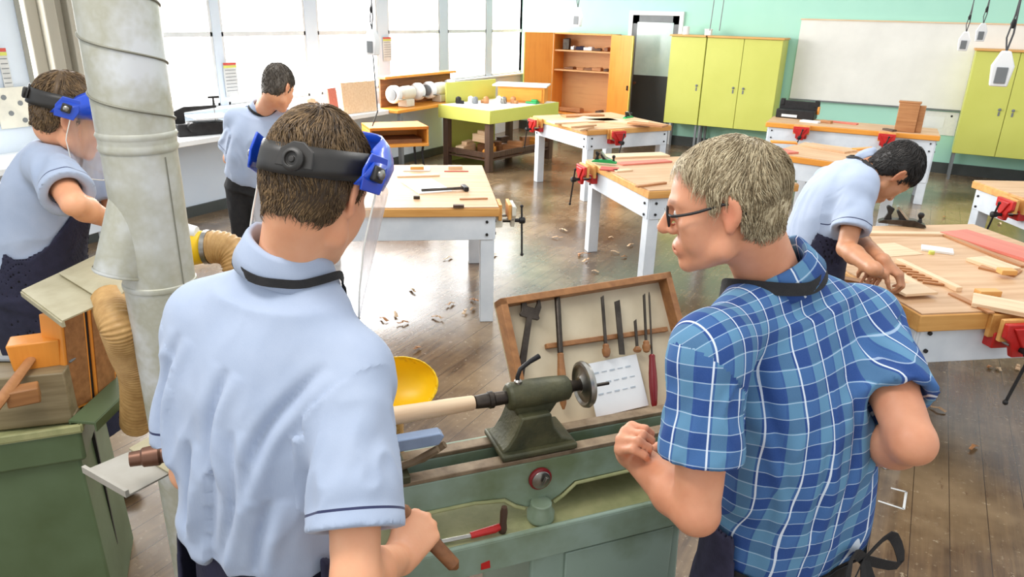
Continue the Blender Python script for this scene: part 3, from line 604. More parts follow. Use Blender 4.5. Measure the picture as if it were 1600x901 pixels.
    for r_, h_, fl in ((.060, -.020, 0), (.0595, .018, 0), (.061, .030, 0), (.065, .033, 0), (.070, .026, .2), (.079, .004, .6), (.088, -.018, 1)):
        row = []
        for k in range(n_):
            a = R(18)+(2*math.pi-R(36))*k/(n_-1); fr = math.cos(a)         # 0 = front opening
            hh = h_*cs-(.030*max(fr, -.2)+.006)*cs+(-.012*fl*max(fr, 0)*cs); wob = .0015*math.sin(a*5+fl*3)
            row.append(nb+zc*(hh+.006)+(xc*math.sin(a)*1.03+yc*math.cos(a)*.98)*(r_*cs+wob)-yc*.006)
        rows.append(row)
    rows = np.array(rows)
    me = MB().grid(rows); mb = me; mesh_ = mb.build('collar', o.get('collarmat', o['shirt']), shirt, world=True, smooth='all', solid=.0028)
    vs = np.array(mb.v); at = np.stack([np.tile(np.linspace(0, .40, n_), len(rows)), np.repeat(np.linspace(0, .09, len(rows)), n_)+.3, np.full(len(vs), 2.)], 1)
    A = mesh_.data.attributes.new('cloth', 'FLOAT_VECTOR', 'POINT'); A.data.foreach_set('vector', at.astype(np.float32).ravel())
    # ---- trousers
    F = SDF(lo*V(1, 1, 0)+V(0, 0, .03), V(hi[0], hi[1], sp(.35)[2]), max(hc, .009))
    F.loft(J['pelvis'], J['C7'], Wg([(-.05, .152, .103), (.12, .146, .100), (.25, .140, .098), (.42, .136, .096)]), Xb, Xt, Yt, arch, extra=.008)
    for q in 'LR':
        sg = 1 if q == 'R' else -1; hp = sp(.0)+Xb*sg*.075*s-Zt*.02
        F.cap(hp, J['kn'+q], .090*s, .070*s, .03); F.cap(J['kn'+q], J['an'+q], .070*s, .062*s, .02); F.half(J['an'+q]-V(0, 0, .05), V(0, 0, -1))
    F.half(sp(max(.14, hem+.12)), Zt)
    P, Q = F.mesh(1); P, Q = keep_big(P, Q); N = normals(P, Q); P = P+N*(fbm(P*V(16, 16, 7), 3)*.010)[:, None]
    if len(P): link('trousers', np_mesh('trousers', P, Q), o.get('trousers', MAT['navy']), root, smooth='all', world=True)
    # ---- apron: cloth shell over the front, straps
    if o.get('apron', True):
        F = SDF(lo, hi, hc); e2 = ease+.008; at_ = o.get('aprontop', .62); ab = o.get('apronlow', .50)
        W = [(-.95, .19, .15), (-.4, .18, .13), (hem, .165, .118), (.12, .165, .118), (.3, .158, .114), (.5, .154, .112), (at_, .154, .110)]
        low_ = J['pelvis']-unit(J['C7']-J['pelvis'])*.001; dn = unit(V(0, 0, -1)+Yt*V(1, 1, 0)*.12)
        Wu = [q_ for q_ in W if q_[0] >= -.001 or q_[0] == hem]; Wu = [(-.04, .165, .120)]+[q_ for q_ in W if q_[0] > .05]
        def both(ex, mode, kk):
            F.loft(J['pelvis'], J['C7'], Wg(Wu), Xb, Xt, Yt, arch, kk, mode, extra=e2-.010+ex); F.loft(J['pelvis']+dn*.55, J['pelvis']+V(0, 0, .02), [(0, .185*s, .14*s), (1.0, .165*s*g, .120*s*g)], Xb, Xb, Yt, 0, kk, mode, extra=e2-.010+ex)
        both(0, 'add', .02)
        F.half(sp(at_), Zt); bk = o.get('apronback', -.01)
        c0 = sp(.5)+Yt*bk; F.half(c0, -unit(Yt)); 
        # sides of the bib slope toward the neck strap
        for sg in (1, -1): F.half(sp(.28)+Xt*sg*.19*s+Yt*.0, unit(Xt*sg*.8+Zt*.55))
        both(-.008, 'sub', .003)
        P, Q = F.mesh(1)
        if len(P):
            P, Q = keep_big(P, Q, .1); N = normals(P, Q); P = P+N*(fbm(P*V(14, 14, 5), 2)*.008)[:, None]
            link('apron', np_mesh('apron', P, Q), o.get('apronmat', MAT['navy']), root, smooth='all', world=True)
    LT = lambda x, y, z: J['C7']+Xt*x+Yt*y+Zt*z
    if o.get('strap', True):
        pts = spline([LT(-.085, .16, -.20), LT(-.088, .13, -.10), LT(-.088, .07, -.02), LT(-.080, 0, .02), LT(-.05, -.06, .01), LT(0, -.075, -.002), LT(.05, -.06, .01), LT(.080, 0, .02), LT(.088, .07, -.02), LT(.088, .13, -.10), LT(.085, .16, -.20)], 60)
        cen = nb; off = []
        for p in pts: off.append(p)
        P_, N_ = snap(bvh, off, .004)
        # lift where the strap crosses the collar
        for i in range(len(P_)):
            q = P_[i]-nb; h_ = q@zc; rad = q-zc*h_; rl = np.linalg.norm(rad); need = (.0905-.0)*cs if h_ > -.03 else 0
            if rl < need and h_ > -.035: P_[i] = P_[i]+rad/rl*(need-rl); N_[i] = unit(N_[i]*.5+rad/rl)
        for _ in range(4): P_[1:-1] = (P_[:-2]+2*P_[1:-1]+P_[2:])/4
        st = ribbon(P_, N_, o.get('strapw', .016), .0025, 'neck_strap', MAT['black_cloth'], root)
    pts = [sp(o.get('tiez', .10))+Xt*math.sin(a)*.22*s+(-Yt)*math.cos(a)*.16*s for a in np.linspace(-2.0, 2.0, 40)]
    if o.get('tie', True):
        P_, N_ = snap(bvh, pts, .005); ribbon(P_, N_, .014, .002, 'waist_tie', o.get('tiemat', MAT['black_cloth']), root)
        if o.get('bow', False):
            p0, n0 = snap(bvh, [sp(o.get('tiez', .10))-Yt*.2+Xt*o.get('bowx', .02)], .012); p0 = p0[0]; n0 = n0[0]
            for k, (a_, b_) in enumerate(o['bow']):
                lp = spline([p0, p0+Xt*a_[0]+Zt*a_[1]+n0*.015, p0+Xt*b_[0]+Zt*b_[1]+n0*.02]+([p0] if k < 2 else []), 14)
                ribbon(lp, [n0]*14, .024, .002, 'bow_loop' if k < 2 else 'tie_end', MAT['black_cloth'], root)
    # ---- shoes
    fy = unit(V(*(np.cross(V(0, 0, 1), Xb))))
    for q in 'LR':
        a = J['an'+q]*V(1, 1, 0); F = SDF(a-V(.25, .25, 0)-V(0, 0, .01), a+V(.25, .25, .16), .008)
        F.cap(a+V(0, 0, .045)-fy*.035, a+V(0, 0, .04)+fy*.15*s, .040, .034, .02); F.cap(a+V(0, 0, .04), a+V(0, 0, .11), .045, .042, .03); F.half(a+V(0, 0, .004), V(0, 0, -1))
        P, Q = F.mesh(1); link('shoe', np_mesh('shoe', P, Q), MAT['shoe'], root, smooth='all', world=True)
    print('PERSON', label[:30], 'bones', {k: round(float(np.linalg.norm(J[a_]-J[b_])), 3) for k, a_, b_ in (('shw', 'shL', 'shR'), ('uaL', 'shL', 'elL'), ('uaR', 'shR', 'elR'), ('faL', 'elL', 'wrL'), ('faR', 'elR', 'wrR'), ('spine', 'pelvis', 'C7'), ('neck', 'C7', 'head'))}, 'headz', round(float(c[2]), 2))
    return root, dict(Xt=Xt, Yt=Yt, Zt=Zt, bvh=bvh, sp=sp, nb=nb, zc=zc)
def face_shield(label, c, M, s, opts=None):
    o = opts or {}; W = lambda x, y, z: c+M@V(x, y, z)*s; root = thing('face_shield', label, 'face shield', c-V(0, 0, .0)); bpy.context.view_layer.update()
    # headband: a wide band tilted down at the back
    rows = []; n = 56; tl = o.get('tilt', .10)
    for h0, rr in ((-.026, 0), (-.009, .0015), (.009, .0015), (.026, 0)):
        row = []
        for k in range(n):
            a = 2*math.pi*k/n; x, y = math.sin(a), math.cos(a); wd = 1 if y < .2 else .6
            row.append(W(x*(.0875+rr), y*(.1085+rr)-.012, .052+h0*wd*.95+tl*y*.28))
        rows.append(row)
    MB().grid(rows, close=True).build('headband', MAT['shield_black'], root, world=True, smooth='all', solid=.003*s)
    # low strap under the band at the nape
    # ratchet knob
    k0 = W(o.get('kx', 0), -.124, .052-tl*.28); kd = M@V(0, -1, -.1); 
    MB().lathe([(.011, -.004), (.017, 0), (.018, .006), (.014, .010), (.011, .0105), (.010, .006), (.005, .0065), (.0045, .009), (.001, .0095)], k0, kd, 20).build('ratchet_knob', MAT['shield_black'], root, world=True, bevel=.0006)
    MB().prism([(-.034, -.012), (.034, -.012), (.030, .016), (.010, .030), (-.010, .030), (-.030, .016)], .005, k0-kd*.002, np.array([M[:, 0], kd, M[:, 2]]).T*s).build('knob_plate', MAT['shield_black'], root, world=True, bevel=.0015)
    # over-head strap? visor crown shell: blue, wraps the forehead side to side
    rows = []; lift = o.get('crown', 0)
    for j, (h, rr) in enumerate(((.020, .020), (.040, .026), (.062, .030), (.088, .026), (.110, .014), (.122, -.002))):
        row = []; amax = R(112-5*j)
        for k in range(34):
            a = -amax+2*amax*k/33; x, y = math.sin(a), math.cos(a); hh = h-.020*(1-abs(y))*(j > 2)-(abs(a)/amax)**6*.022*(j > 2)+.018*y
            row.append(W(x*(.090+rr), y*(.110+rr)-.010, hh))
        rows.append(row)
    MB().grid(rows).build('crown_visor', MAT['shield_blue'], root, world=True, smooth='all', solid=.003*s)
    for q in (-1, 1):
        p = W(q*.113, -.022, .042); dx = M@V(q, -.15, 0)
        MB().prism([(-.026, -.034), (.026, -.030), (.034, 0), (.026, .034), (-.018, .030), (-.030, 0)], .005, p, np.array([np.cross(M[:, 2], dx), dx, M[:, 2]]).T*s).build('side_plate', MAT['shield_blue'], root, world=True, bevel=.0015)
        MB().box(p+dx*.007*s, V(.026, .012, .026)*s, np.array([np.cross(M[:, 2], dx), unit(dx), M[:, 2]]).T).build('side_pivot', MAT['shield_black'], root, world=True, bevel=.003)
        MB().lathe([(.008, 0), (.008, .004), (.005, .006), (.001, .0062)], p+dx*.013*s, dx, 16).build('pivot_screw', MAT['steel'], root, world=True)
    # clear window
    rows = []; Hh = o.get('len', .19)
    for j in range(9):
        t = j/8; row = []
        for k in range(37):
            a0 = R(88)*(1-.10*max(0, t-.6)/.4); a = -a0+2*a0*k/36
            x, y = math.sin(a), math.cos(a); e = max(0, abs(k-18)/18-.75)/.25; zz = .034-Hh*t+(.05*e**2)*t
            row.append(W(x*(.116-.004*t), y*(.160)-.012+.010*t, zz))
        rows.append(row)
    MB().grid(rows).build('visor_window', MAT['clear'], root, world=True, smooth='all')
    ed = [rows[j][0] for j in range(9)]+rows[8]+[rows[j][36] for j in range(8, -1, -1)]
    MB().tube(ed, .0016, 6).build('window_edge', MAT['clear_edge'], root, world=True)
    return root
XL, YB = -6.10, 11.25            # window wall, back wall
YT = 0.76                        # bench height
def struct(name, mb, mat, **kw):
    o = mb.build(name, mat, **kw); o['kind'] = 'structure'; return o
def room():
    struct('floor', MB().box((-.4, 4.6, -.05), (11.6, 14.2, .1)), MAT['floor'])
    struct('wall_back', MB().box((-.4, YB+.06, 1.5), (11.6, .12, 3.0)), MAT['teal_wall'])
    # window wall with openings: piers, sill wall and header
    x = XL; W = .12
    ys = [-1.5]+[px_(u, 60, XL)[1] for u in (245,)]
    # window bays measured along the wall
    bays = [(px_(a, 90, XL)[1], px_(b, 90, XL)[1]) for a, b in ((236, 337), (350, 481), (499, 592), (608, 688), (700, 760), (768, 826))]
    bays = [(-1.0, 1.3)]+bays if False else bays
    z0, z1, zt = .93, 2.75, 1.60
    ysorted = sorted(bays); prev = -2.4; mb = MB()
    for a, b in ysorted:
        mb.box((x-.06, (prev+a)/2, (z0+z1)/2), (W, a-prev, z1-z0)); prev = b
    mb.box((x-.06, (prev+YB)/2, (z0+z1)/2), (W, YB-prev, z1-z0)); mb.box((x-.06, (YB-2.4)/2, z0/2), (W, YB+2.4, z0)); mb.box((x-.06, (YB-2.4)/2, (z1+3.0)/2), (W, YB+2.4, 3.0-z1))
    struct('wall_left', mb, MAT['lwall'])
    for i, (a, b) in enumerate(ysorted):
        fr = MB(); t = .03
        for zc in (z0+t/2, zt, z1-t/2): fr.box((x-.03, (a+b)/2, zc), (.05, b-a, t if zc != zt else .045))
        for yc in (a+t/2, b-t/2): fr.box((x-.03, yc, (z0+z1)/2), (.05, t, z1-z0))
        f = struct('window_%d' % (i+1), fr, MAT['frame_paint'], bevel=.003)
        p = MB().box((x-.05, (a+b)/2, (z0+z1)/2), (.012, b-a, z1-z0)).build('window_pane', MAT['pane'], f, world=True)
    struct('trim_1', MB().box((x+.02, (ysorted[0][0]+ysorted[-1][1])/2, z0-.012), (.09, ysorted[-1][1]-ysorted[0][0]+.2, .024)), MAT['white'], bevel=.004)
    struct('baseboard_back', MB().box((-.4, YB-.012, .07), (11.4, .024, .14)), MAT['dark_base'])
    # boxed ledge running under the windows
    xb = -5.72; fx = pz(372, 320)[0]; a, b = 1.6, pz(700, 240)[1]
    struct('trim_2', MB().box(((fx+XL)/2, (a+b)/2, .39), (abs(fx-XL), b-a, .62)), MAT['lwall'], bevel=.004)
    struct('baseboard_left', MB().box((fx+.012, (a+b)/2, .05), (.024, b-a, .10)), MAT['dark_base'])
    struct('trim_3', MB().box(((fx+.28+XL)/2, (a+b)/2-.3, .73), (abs(fx+.28-XL), b-a-.8, .05)), MAT['white'], bevel=.006)
    for yy in (4.05, 5.2, 6.4, 7.5): struct('trim_%d' % (4+int(yy)), MB().box((fx+.006, yy, .4), (.014, .03, .6)), MAT['lwall'])
    # fluted pilaster on the window wall, left
    ya, yb2 = px_(24, 20, XL)[1], px_(118, 20, XL)[1]; n = 5; mb = MB()
    for k in range(n): 
        yy = ya+(yb2-ya)*(k+.5)/n; mb.box((XL+.07+(.04 if k % 2 else 0), yy, 1.5), (.14+(.08 if k % 2 else 0), (yb2-ya)/n*1.02, 3.0))
    struct('trim_12', mb, MAT['grey_col'], bevel=.01)
def wall_paper(name, label, cat, pts, mat, axis='x', w=.0, band=None, group=None):
    pass
def text(parent, s, size, loc, rot, mat, nm='lettering', ext=.0006):
    cu = bpy.data.curves.new(nm, 'FONT'); cu.body = s; cu.size = size; cu.extrude = ext; cu.align_x = 'CENTER'; cu.align_y = 'CENTER'
    o = bpy.data.objects.new(nm, cu); COL.objects.link(o); dg = bpy.context.evaluated_depsgraph_get(); me = bpy.data.meshes.new_from_object(o.evaluated_get(dg)); bpy.data.objects.remove(o)
    q = bpy.data.objects.new(nm, me); COL.objects.link(q); me.materials.clear(); me.materials.append(mat); q.parent = parent; q.location = loc; q.rotation_euler = rot; return q
# ---------------------------------------------------------------- workbenches
def bench(label, C, ang, w=1.18, d=1.18, h=YT, group=None, edge='pine_edge', leg=.085, apron=.15, et=.052):
    t = thing('workbench', label, 'workbench', (C[0], C[1], 0), R(ang), group)
    MB().box((0, 0, h-.004), (w-.012, d-.012, .010)).build('tabletop', MAT['pine'], t)
    MB().box((0, 0, h-.006-et/2), (w, d, et)).build('top_edging', MAT[edge], t, bevel=.005)
    a = MB(); ww, dd, tk = w-.07, d-.07, .028; zc = h-.008-et-apron/2
    a.box((0, -dd/2, zc), (ww, tk, apron)).box((0, dd/2, zc), (ww, tk, apron)).box((-ww/2, 0, zc), (tk, dd, apron)).box((ww/2, 0, zc), (tk, dd, apron)); a.build('apron', MAT['white_paint'], t, bevel=.003)
    for sx in (-1, 1):
        for sy in (-1, 1):
            l = MB().box((sx*(ww/2-leg/2+.008), sy*(dd/2-leg/2+.008), (h-.06)/2), (leg, leg, h-.06)).build('leg', MAT['white_paint'], t, bevel=.004)
            for zz in (h-.095, h-.175):
                MB().cyl((sx*(ww/2-.04), sy*(dd/2+.012), zz), (sx*(ww/2-.04), sy*(dd/2+.022), zz), .009, n=10).build('bolt', MAT['iron'], l); MB().cyl((sx*(ww/2+.012), sy*(dd/2-.045), zz-.01), (sx*(ww/2+.022), sy*(dd/2-.045), zz-.01), .009, n=10).build('bolt', MAT['iron'], l)
    return t
def make_vise(label, group='red woodwork vises bolted to the benches'):
    """origin: on the bench edge at top level, jaw opens toward +x"""
    t = thing('bench_vise', label, 'vise', group=group)
    MB().box((.012, 0, -.055), (.022, .17, .10)).build('wooden_jaw', MAT['pine_edge'], t, bevel=.003)
    MB().box((.072, 0, -.052), (.020, .17, .095)).build('wooden_jaw', MAT['pine_edge'], t, bevel=.003)
    m = MB().prism([(-.085, -.015), (.085, -.015), (.085, -.075), (.055, -.095), (.032, -.16), (-.032, -.16), (-.055, -.095), (-.085, -.075)], .024, (.096, 0, 0), np.array([V(0, 1, 0), V(1, 0, 0), V(0, 0, 1)]).T)
    m.prism([(-.06, -.03), (.06, -.03), (.0, -.12)], .012, (.112, 0, 0), np.array([V(0, 1, 0), V(1, 0, 0), V(0, 0, 1)]).T); m.build('front_jaw', MAT['red'], t, bevel=.004)
    MB().box((-.02, 0, -.12), (.10, .12, .07)).build('body_casting', MAT['red'], t, bevel=.006)
    g = MB()
    for y in (-.045, .045): g.cyl((-.03, y, -.105), (.10, y, -.105), .009, n=10)
    g.build('guide_rod', MAT['steel'], t); s = MB().lathe([(.012, 0), (.012, .16), (.020, .162), (.021, .195), (.014, .2)], (-.02, 0, -.125), (1, 0, 0), 14).build('screw', MAT['iron'], t)
    q = MB().cyl((.158, .02, -.045), (.158, -.05, -.33), .0065, n=8).sphere((.158, .022, -.040), .011, 6).sphere((.158, -.051, -.335), .011, 6).build('handle', MAT['iron'], t); return t
def board(name, label, mat, L, w, h, p, ang, z=YT, cat='board', group=None, bevel=.0015, tilt=0, name_mat=True):
    o = MB().box((0, 0, h/2), (L, w, h)).build(name, MAT[mat], bevel=bevel); o.location = (p[0], p[1], z+.0012); o.rotation_euler = (tilt, 0, R(ang)); return tag(o, label, cat, group)
def back_of_room():
    P = lambda u, v, y=YB-.42: py_(u, v, y)
    # -------- tall orange cabinet with its doors open
    yb = YB-.40; x0, x1 = P(864, 60)[0], P(956, 60)[0]; zt, zb = P(900, 52)[2], .36; t = thing('cabinet', 'tall orange wooden cabinet with both doors open and two shelves inside', 'cabinet', ((x0+x1)/2, yb, 0)); w = x1-x0; h = zt-zb; d = .38
    b = MB().box((-w/2+.01, d/2, zb+h/2), (.02, d, h)).box((w/2-.01, d/2, zb+h/2), (.02, d, h)).box((0, d/2, zt-.01), (w, d, .02)).box((0, d/2, zb+.01), (w, d, .02)); b.build('body', MAT['orange_wood'], t, bevel=.002)
    MB().box((0, d-.01, zb+h/2), (w-.04, .015, h-.04)).build('back_panel', MAT['cab_inner'], t)
    zs = [P(900, 80)[2], P(900, 111)[2]]
    for z in zs: MB().box((0, d/2, z), (w-.04, d-.04, .022)).build('shelf', MAT['cab_inner'], t)
    for sx in (-1, 1):
        for sy in (.04, d-.04): MB().box((sx*(w/2-.03), sy, zb/2), (.04, .04, zb)).build('leg', MAT['dark_wood'], t, bevel=.002)
    dw = w/2; 
    for sx, ang, nm in ((-1, 132, 0), (1, -42, 1)):
        dr = MB().box((dw/2, 0, 0), (dw, .02, h)).build('door', MAT['orange_wood'], t, bevel=.002)
        dr.location = (sx*w/2, -.012, zb+h/2); dr.rotation_euler = (0, 0, R(-ang-90+180 if sx < 0 else ang)); dr.rotation_euler[2] = R(232) if sx < 0 else R(-28)
        MB().box((dw-.05, -.018, -.12), (.02, .02, .07)).build('door_latch', MAT['iron'], dr, bevel=.002)
        MB().box((dw-.006, 0, 0), (.012, .022, h)).build('edge_strip', MAT['lime'], dr)
    k = 0
    items = [(zs[0], [(-.34, .10, .16, 'dark_steel'), (-.22, .05, .05, 'paper'), (-.10, .12, .05, 'navy'), (.05, .14, .045, 'paper'), (.20, .12, .03, 'dark_wood'), (.36, .06, .05, 'brown_wood')]),
             (zs[1], [(-.26, .16, .03, 'brown_wood'), (-.06, .12, .025, 'mid_wood'), (.08, .14, .03, 'brown_wood'), (.22, .15, .04, 'mid_wood'), (.37, .07, .03, 'dark_wood')]), (zb+.02, [(-.2, .4, .06, 'mid_wood'), (.3, .1, .05, 'dark_wood')])]
    desc = ['dark steel clamp standing at the left of the top cabinet shelf', 'small pale block beside the clamp on the top cabinet shelf', 'navy folded cloth on the top cabinet shelf', 'white box in the middle of the top cabinet shelf', 'flat dark board right of the white box on the top shelf', 'small brown block at the right end of the top cabinet shelf',
            'flat brown board at the left of the middle cabinet shelf', 'thin tan stick on the middle cabinet shelf', 'short brown stick near the centre of the middle shelf', 'tan offcut right of centre on the middle cabinet shelf', 'dark offcut at the right end of the middle shelf', 'long low tan plank on the cabinet floor', 'small dark block on the cabinet floor at right']
    names = ['clamp', 'wood_block', 'folded_cloth', 'box', 'board', 'wood_block', 'board', 'stick', 'stick', 'offcut', 'offcut', 'plank', 'wood_block']
    for z, L in items:
        for (fx, ln, hh, mt) in L:
            o = MB().box((0, 0, hh/2), (ln, .12, hh)).box((ln*.2, .01, hh+.004), (ln*.5, .08, .01)).build(names[k], MAT[mt], bevel=.004); o.location = ((x0+x1)/2+fx*w, yb+.17, z+.013); o.rotation_euler = (0, 0, R(rng.uniform(-12, 12))); tag(o, desc[k], names[k].replace('_', ' '), 'bits on the cabinet shelves'); k += 1
    # -------- lime cabinets on legs
    def lime_cab(label, u0, u1, zt, zb, doors, handle, y=YB-.46):
        x0, x1 = py_(u0, 120, y)[0], py_(u1, 120, y)[0]; w = x1-x0; t = thing('cabinet', label, 'cabinet', ((x0+x1)/2, y, 0), group='lime green cabinets')
        MB().box((0, .22, (zt+zb)/2), (w, .40, zt-zb)).build('body', MAT['lime'], t, bevel=.004); MB().box((0, .20, zt+.012), (w+.03, .46, .022)).build('top', MAT['pine_edge'], t)
        for i in range(doors):
            dw = w/doors; cx = -w/2+dw*(i+.5); dr = MB().box((cx, .008, (zt+zb)/2), (dw-.008, .02, zt-zb-.01)).build('door', MAT['lime'], t, bevel=.002)
            hx = cx+(dw/2-.07)*(1 if (i == 0 and doors > 1) or (doors == 1 and handle > 0) else -1)
            MB().lathe([(.018, 0), (.018, .006), (.008, .01), (.012, .03), (.001, .032)], (hx, 0, (zt+zb)/2-.05), (0, -1, 0), 12).box((hx, -.004, (zt+zb)/2-.10), (.02, .006, .05)).build('handle', MAT['grey'], dr)
        for sx in (-1, 1):
            for sy in (.04, .38): MB().box((sx*(w/2-.025), sy, zb/2), (.03, .03, zb)).build('leg', MAT['grey'], t)
        return t
    zt = py_(1100, 58, YB-.46)[2]; zb = py_(1100, 197, YB-.46)[2]
    lime_cab('narrow lime cabinet beside the half glazed door', 1043, 1097.5, zt, zb, 1, 1)
    lime_cab('wide lime double-door cabinet left of the whiteboard', 1098.5, 1216, zt, zb, 2, 1)
    lime_cab('lime cabinet at the right, partly over the end of the whiteboard', 1516, 1660, py_(1550, 80, YB-.46)[2], py_(1550, 245, YB-.46)[2], 2, 1)
    tag(MB().box((py_(1107, 50, YB-.3)[0], YB-.3, zt+.06), (.09, .08, .075)).box((py_(1107, 50, YB-.3)[0], YB-.3, zt+.104), (.10, .09, .012)).build('box', MAT['paper'], bevel=.003), 'small white box on top of the wide lime cabinet', 'box')
    tag(MB().cyl((py_(1072, 50, YB-.3)[0], YB-.3, zt+.024), (py_(1072, 50, YB-.3)[0], YB-.3, zt+.12), .05, .045).lathe([(.048, 0), (.048, .012), (.02, .02)], (py_(1072, 50, YB-.3)[0], YB-.3, zt+.12)).build('jar', MAT['white']), 'pale round jar on top of the narrow lime cabinet', 'jar')
    # -------- half glazed door
    Y = YB-.005; x0, x1 = py_(988, 60, Y)[0], py_(1060, 60, Y)[0]; zt = py_(1020, 24, Y)[2]; w = x1-x0; cx = (x0+x1)/2
    f = MB().box((x0-.03, Y-.02, zt/2), (.06, .05, zt)).box((x1+.03, Y-.02, zt/2), (.06, .05, zt)).box((cx, Y-.02, zt+.03), (w+.12, .05, .06)); d = struct('door_1', f, MAT['white'], bevel=.003)
    zi = zt-.10; g0 = py_(1020, 118, Y)[2]
    MB().box((x0+.05, Y-.015, zt*.5), (.10, .03, zt)).box((x1-.05, Y-.015, zt*.5), (.10, .03, zt)).box((cx, Y-.015, zt-.06), (w, .03, .12)).build('door_frame', MAT['grey'], d)
    MB().box((cx, Y-.03, (g0+zi)/2), (w-.16, .012, zi-g0)).build('glass', MAT['glassg'], d)
    MB().box((cx, Y-.032, g0/2), (w-.16, .03, g0)).build('lower_panel', MAT['black_door'], d, bevel=.002)
    MB().lathe([(.02, 0), (.02, .01), (.012, .02), (.022, .05), (.001, .055)], (x0+.12, Y-.045, g0-.12), (0, -1, 0), 14).build('door_knob', MAT['brass'], d)
    # -------- whiteboard, notice
    x0, x1 = py_(1245, 80, YB-.02)[0], py_(1600, 80, YB-.02)[0]; z1, z0 = py_(1300, 32, YB-.02)[2], py_(1300, 158, YB-.02)[2]; t = thing('whiteboard', 'long blank whiteboard fixed to the mint green wall', 'whiteboard', ((x0+x1)/2, YB-.02, z0)); w = x1-x0; h = z1-z0
    MB().box((0, 0, h/2), (w, .02, h)).build('writing_surface', MAT['board'], t, bevel=.002); MB().box((0, -.008, h+.008), (w+.02, .03, .016)).build('top_rail', MAT['pale_pine'], t); MB().box((0, -.014, -.01), (w+.02, .04, .014)).build('bottom_rail', MAT['grey'], t)
    c = py_(1464, 192, YB-.01); n = MB().box((0, 0, 0), (.46, .006, .30)).build('notice', MAT['paper']); n.location = c; tag(n, 'white paper notice under the right end of the whiteboard', 'notice')
    MB().box((-.03, -.005, .01), (.22, .002, .14)).build('printed_area', MAT['white'], n); MB().lathe([(.014, 0), (.012, .006), (.001, .008)], (.15, -.003, .10), (0, -1, 0), 10).build('magnet', MAT['iron'], n)
    tag(MB().box(tuple(px_(831, 10, XL+.02)), (.01, .10, .16)).box(tuple(px_(831, 10, XL+.026)), (.01, .06, .12)).build('fire_sign', MAT['red_flat']), 'red rectangular sign high up in the corner past the windows', 'sign')
    tag(MB().lathe([(.05, 0), (.05, .02), (.04, .03)], px_(831, 100, XL+.01), (1, 0, 0), 16).build('alarm_button', MAT['red_flat']), 'small round red alarm button on the pier past the last window', 'alarm button')
    c = px_(830, 126, XL+.25); t = thing('book_rack', 'small dark red rack of papers on the ledge by the orange cabinet', 'rack', c); MB().box((0, 0, 0), (.05, .22, .20)).build('tray', MAT['brown_wood'], t, bevel=.004)
    for k in (-1, 0, 1): MB().box((.03, k*.07, -.01), (.02, .055, .11)).build('card', MAT['paper'], t)
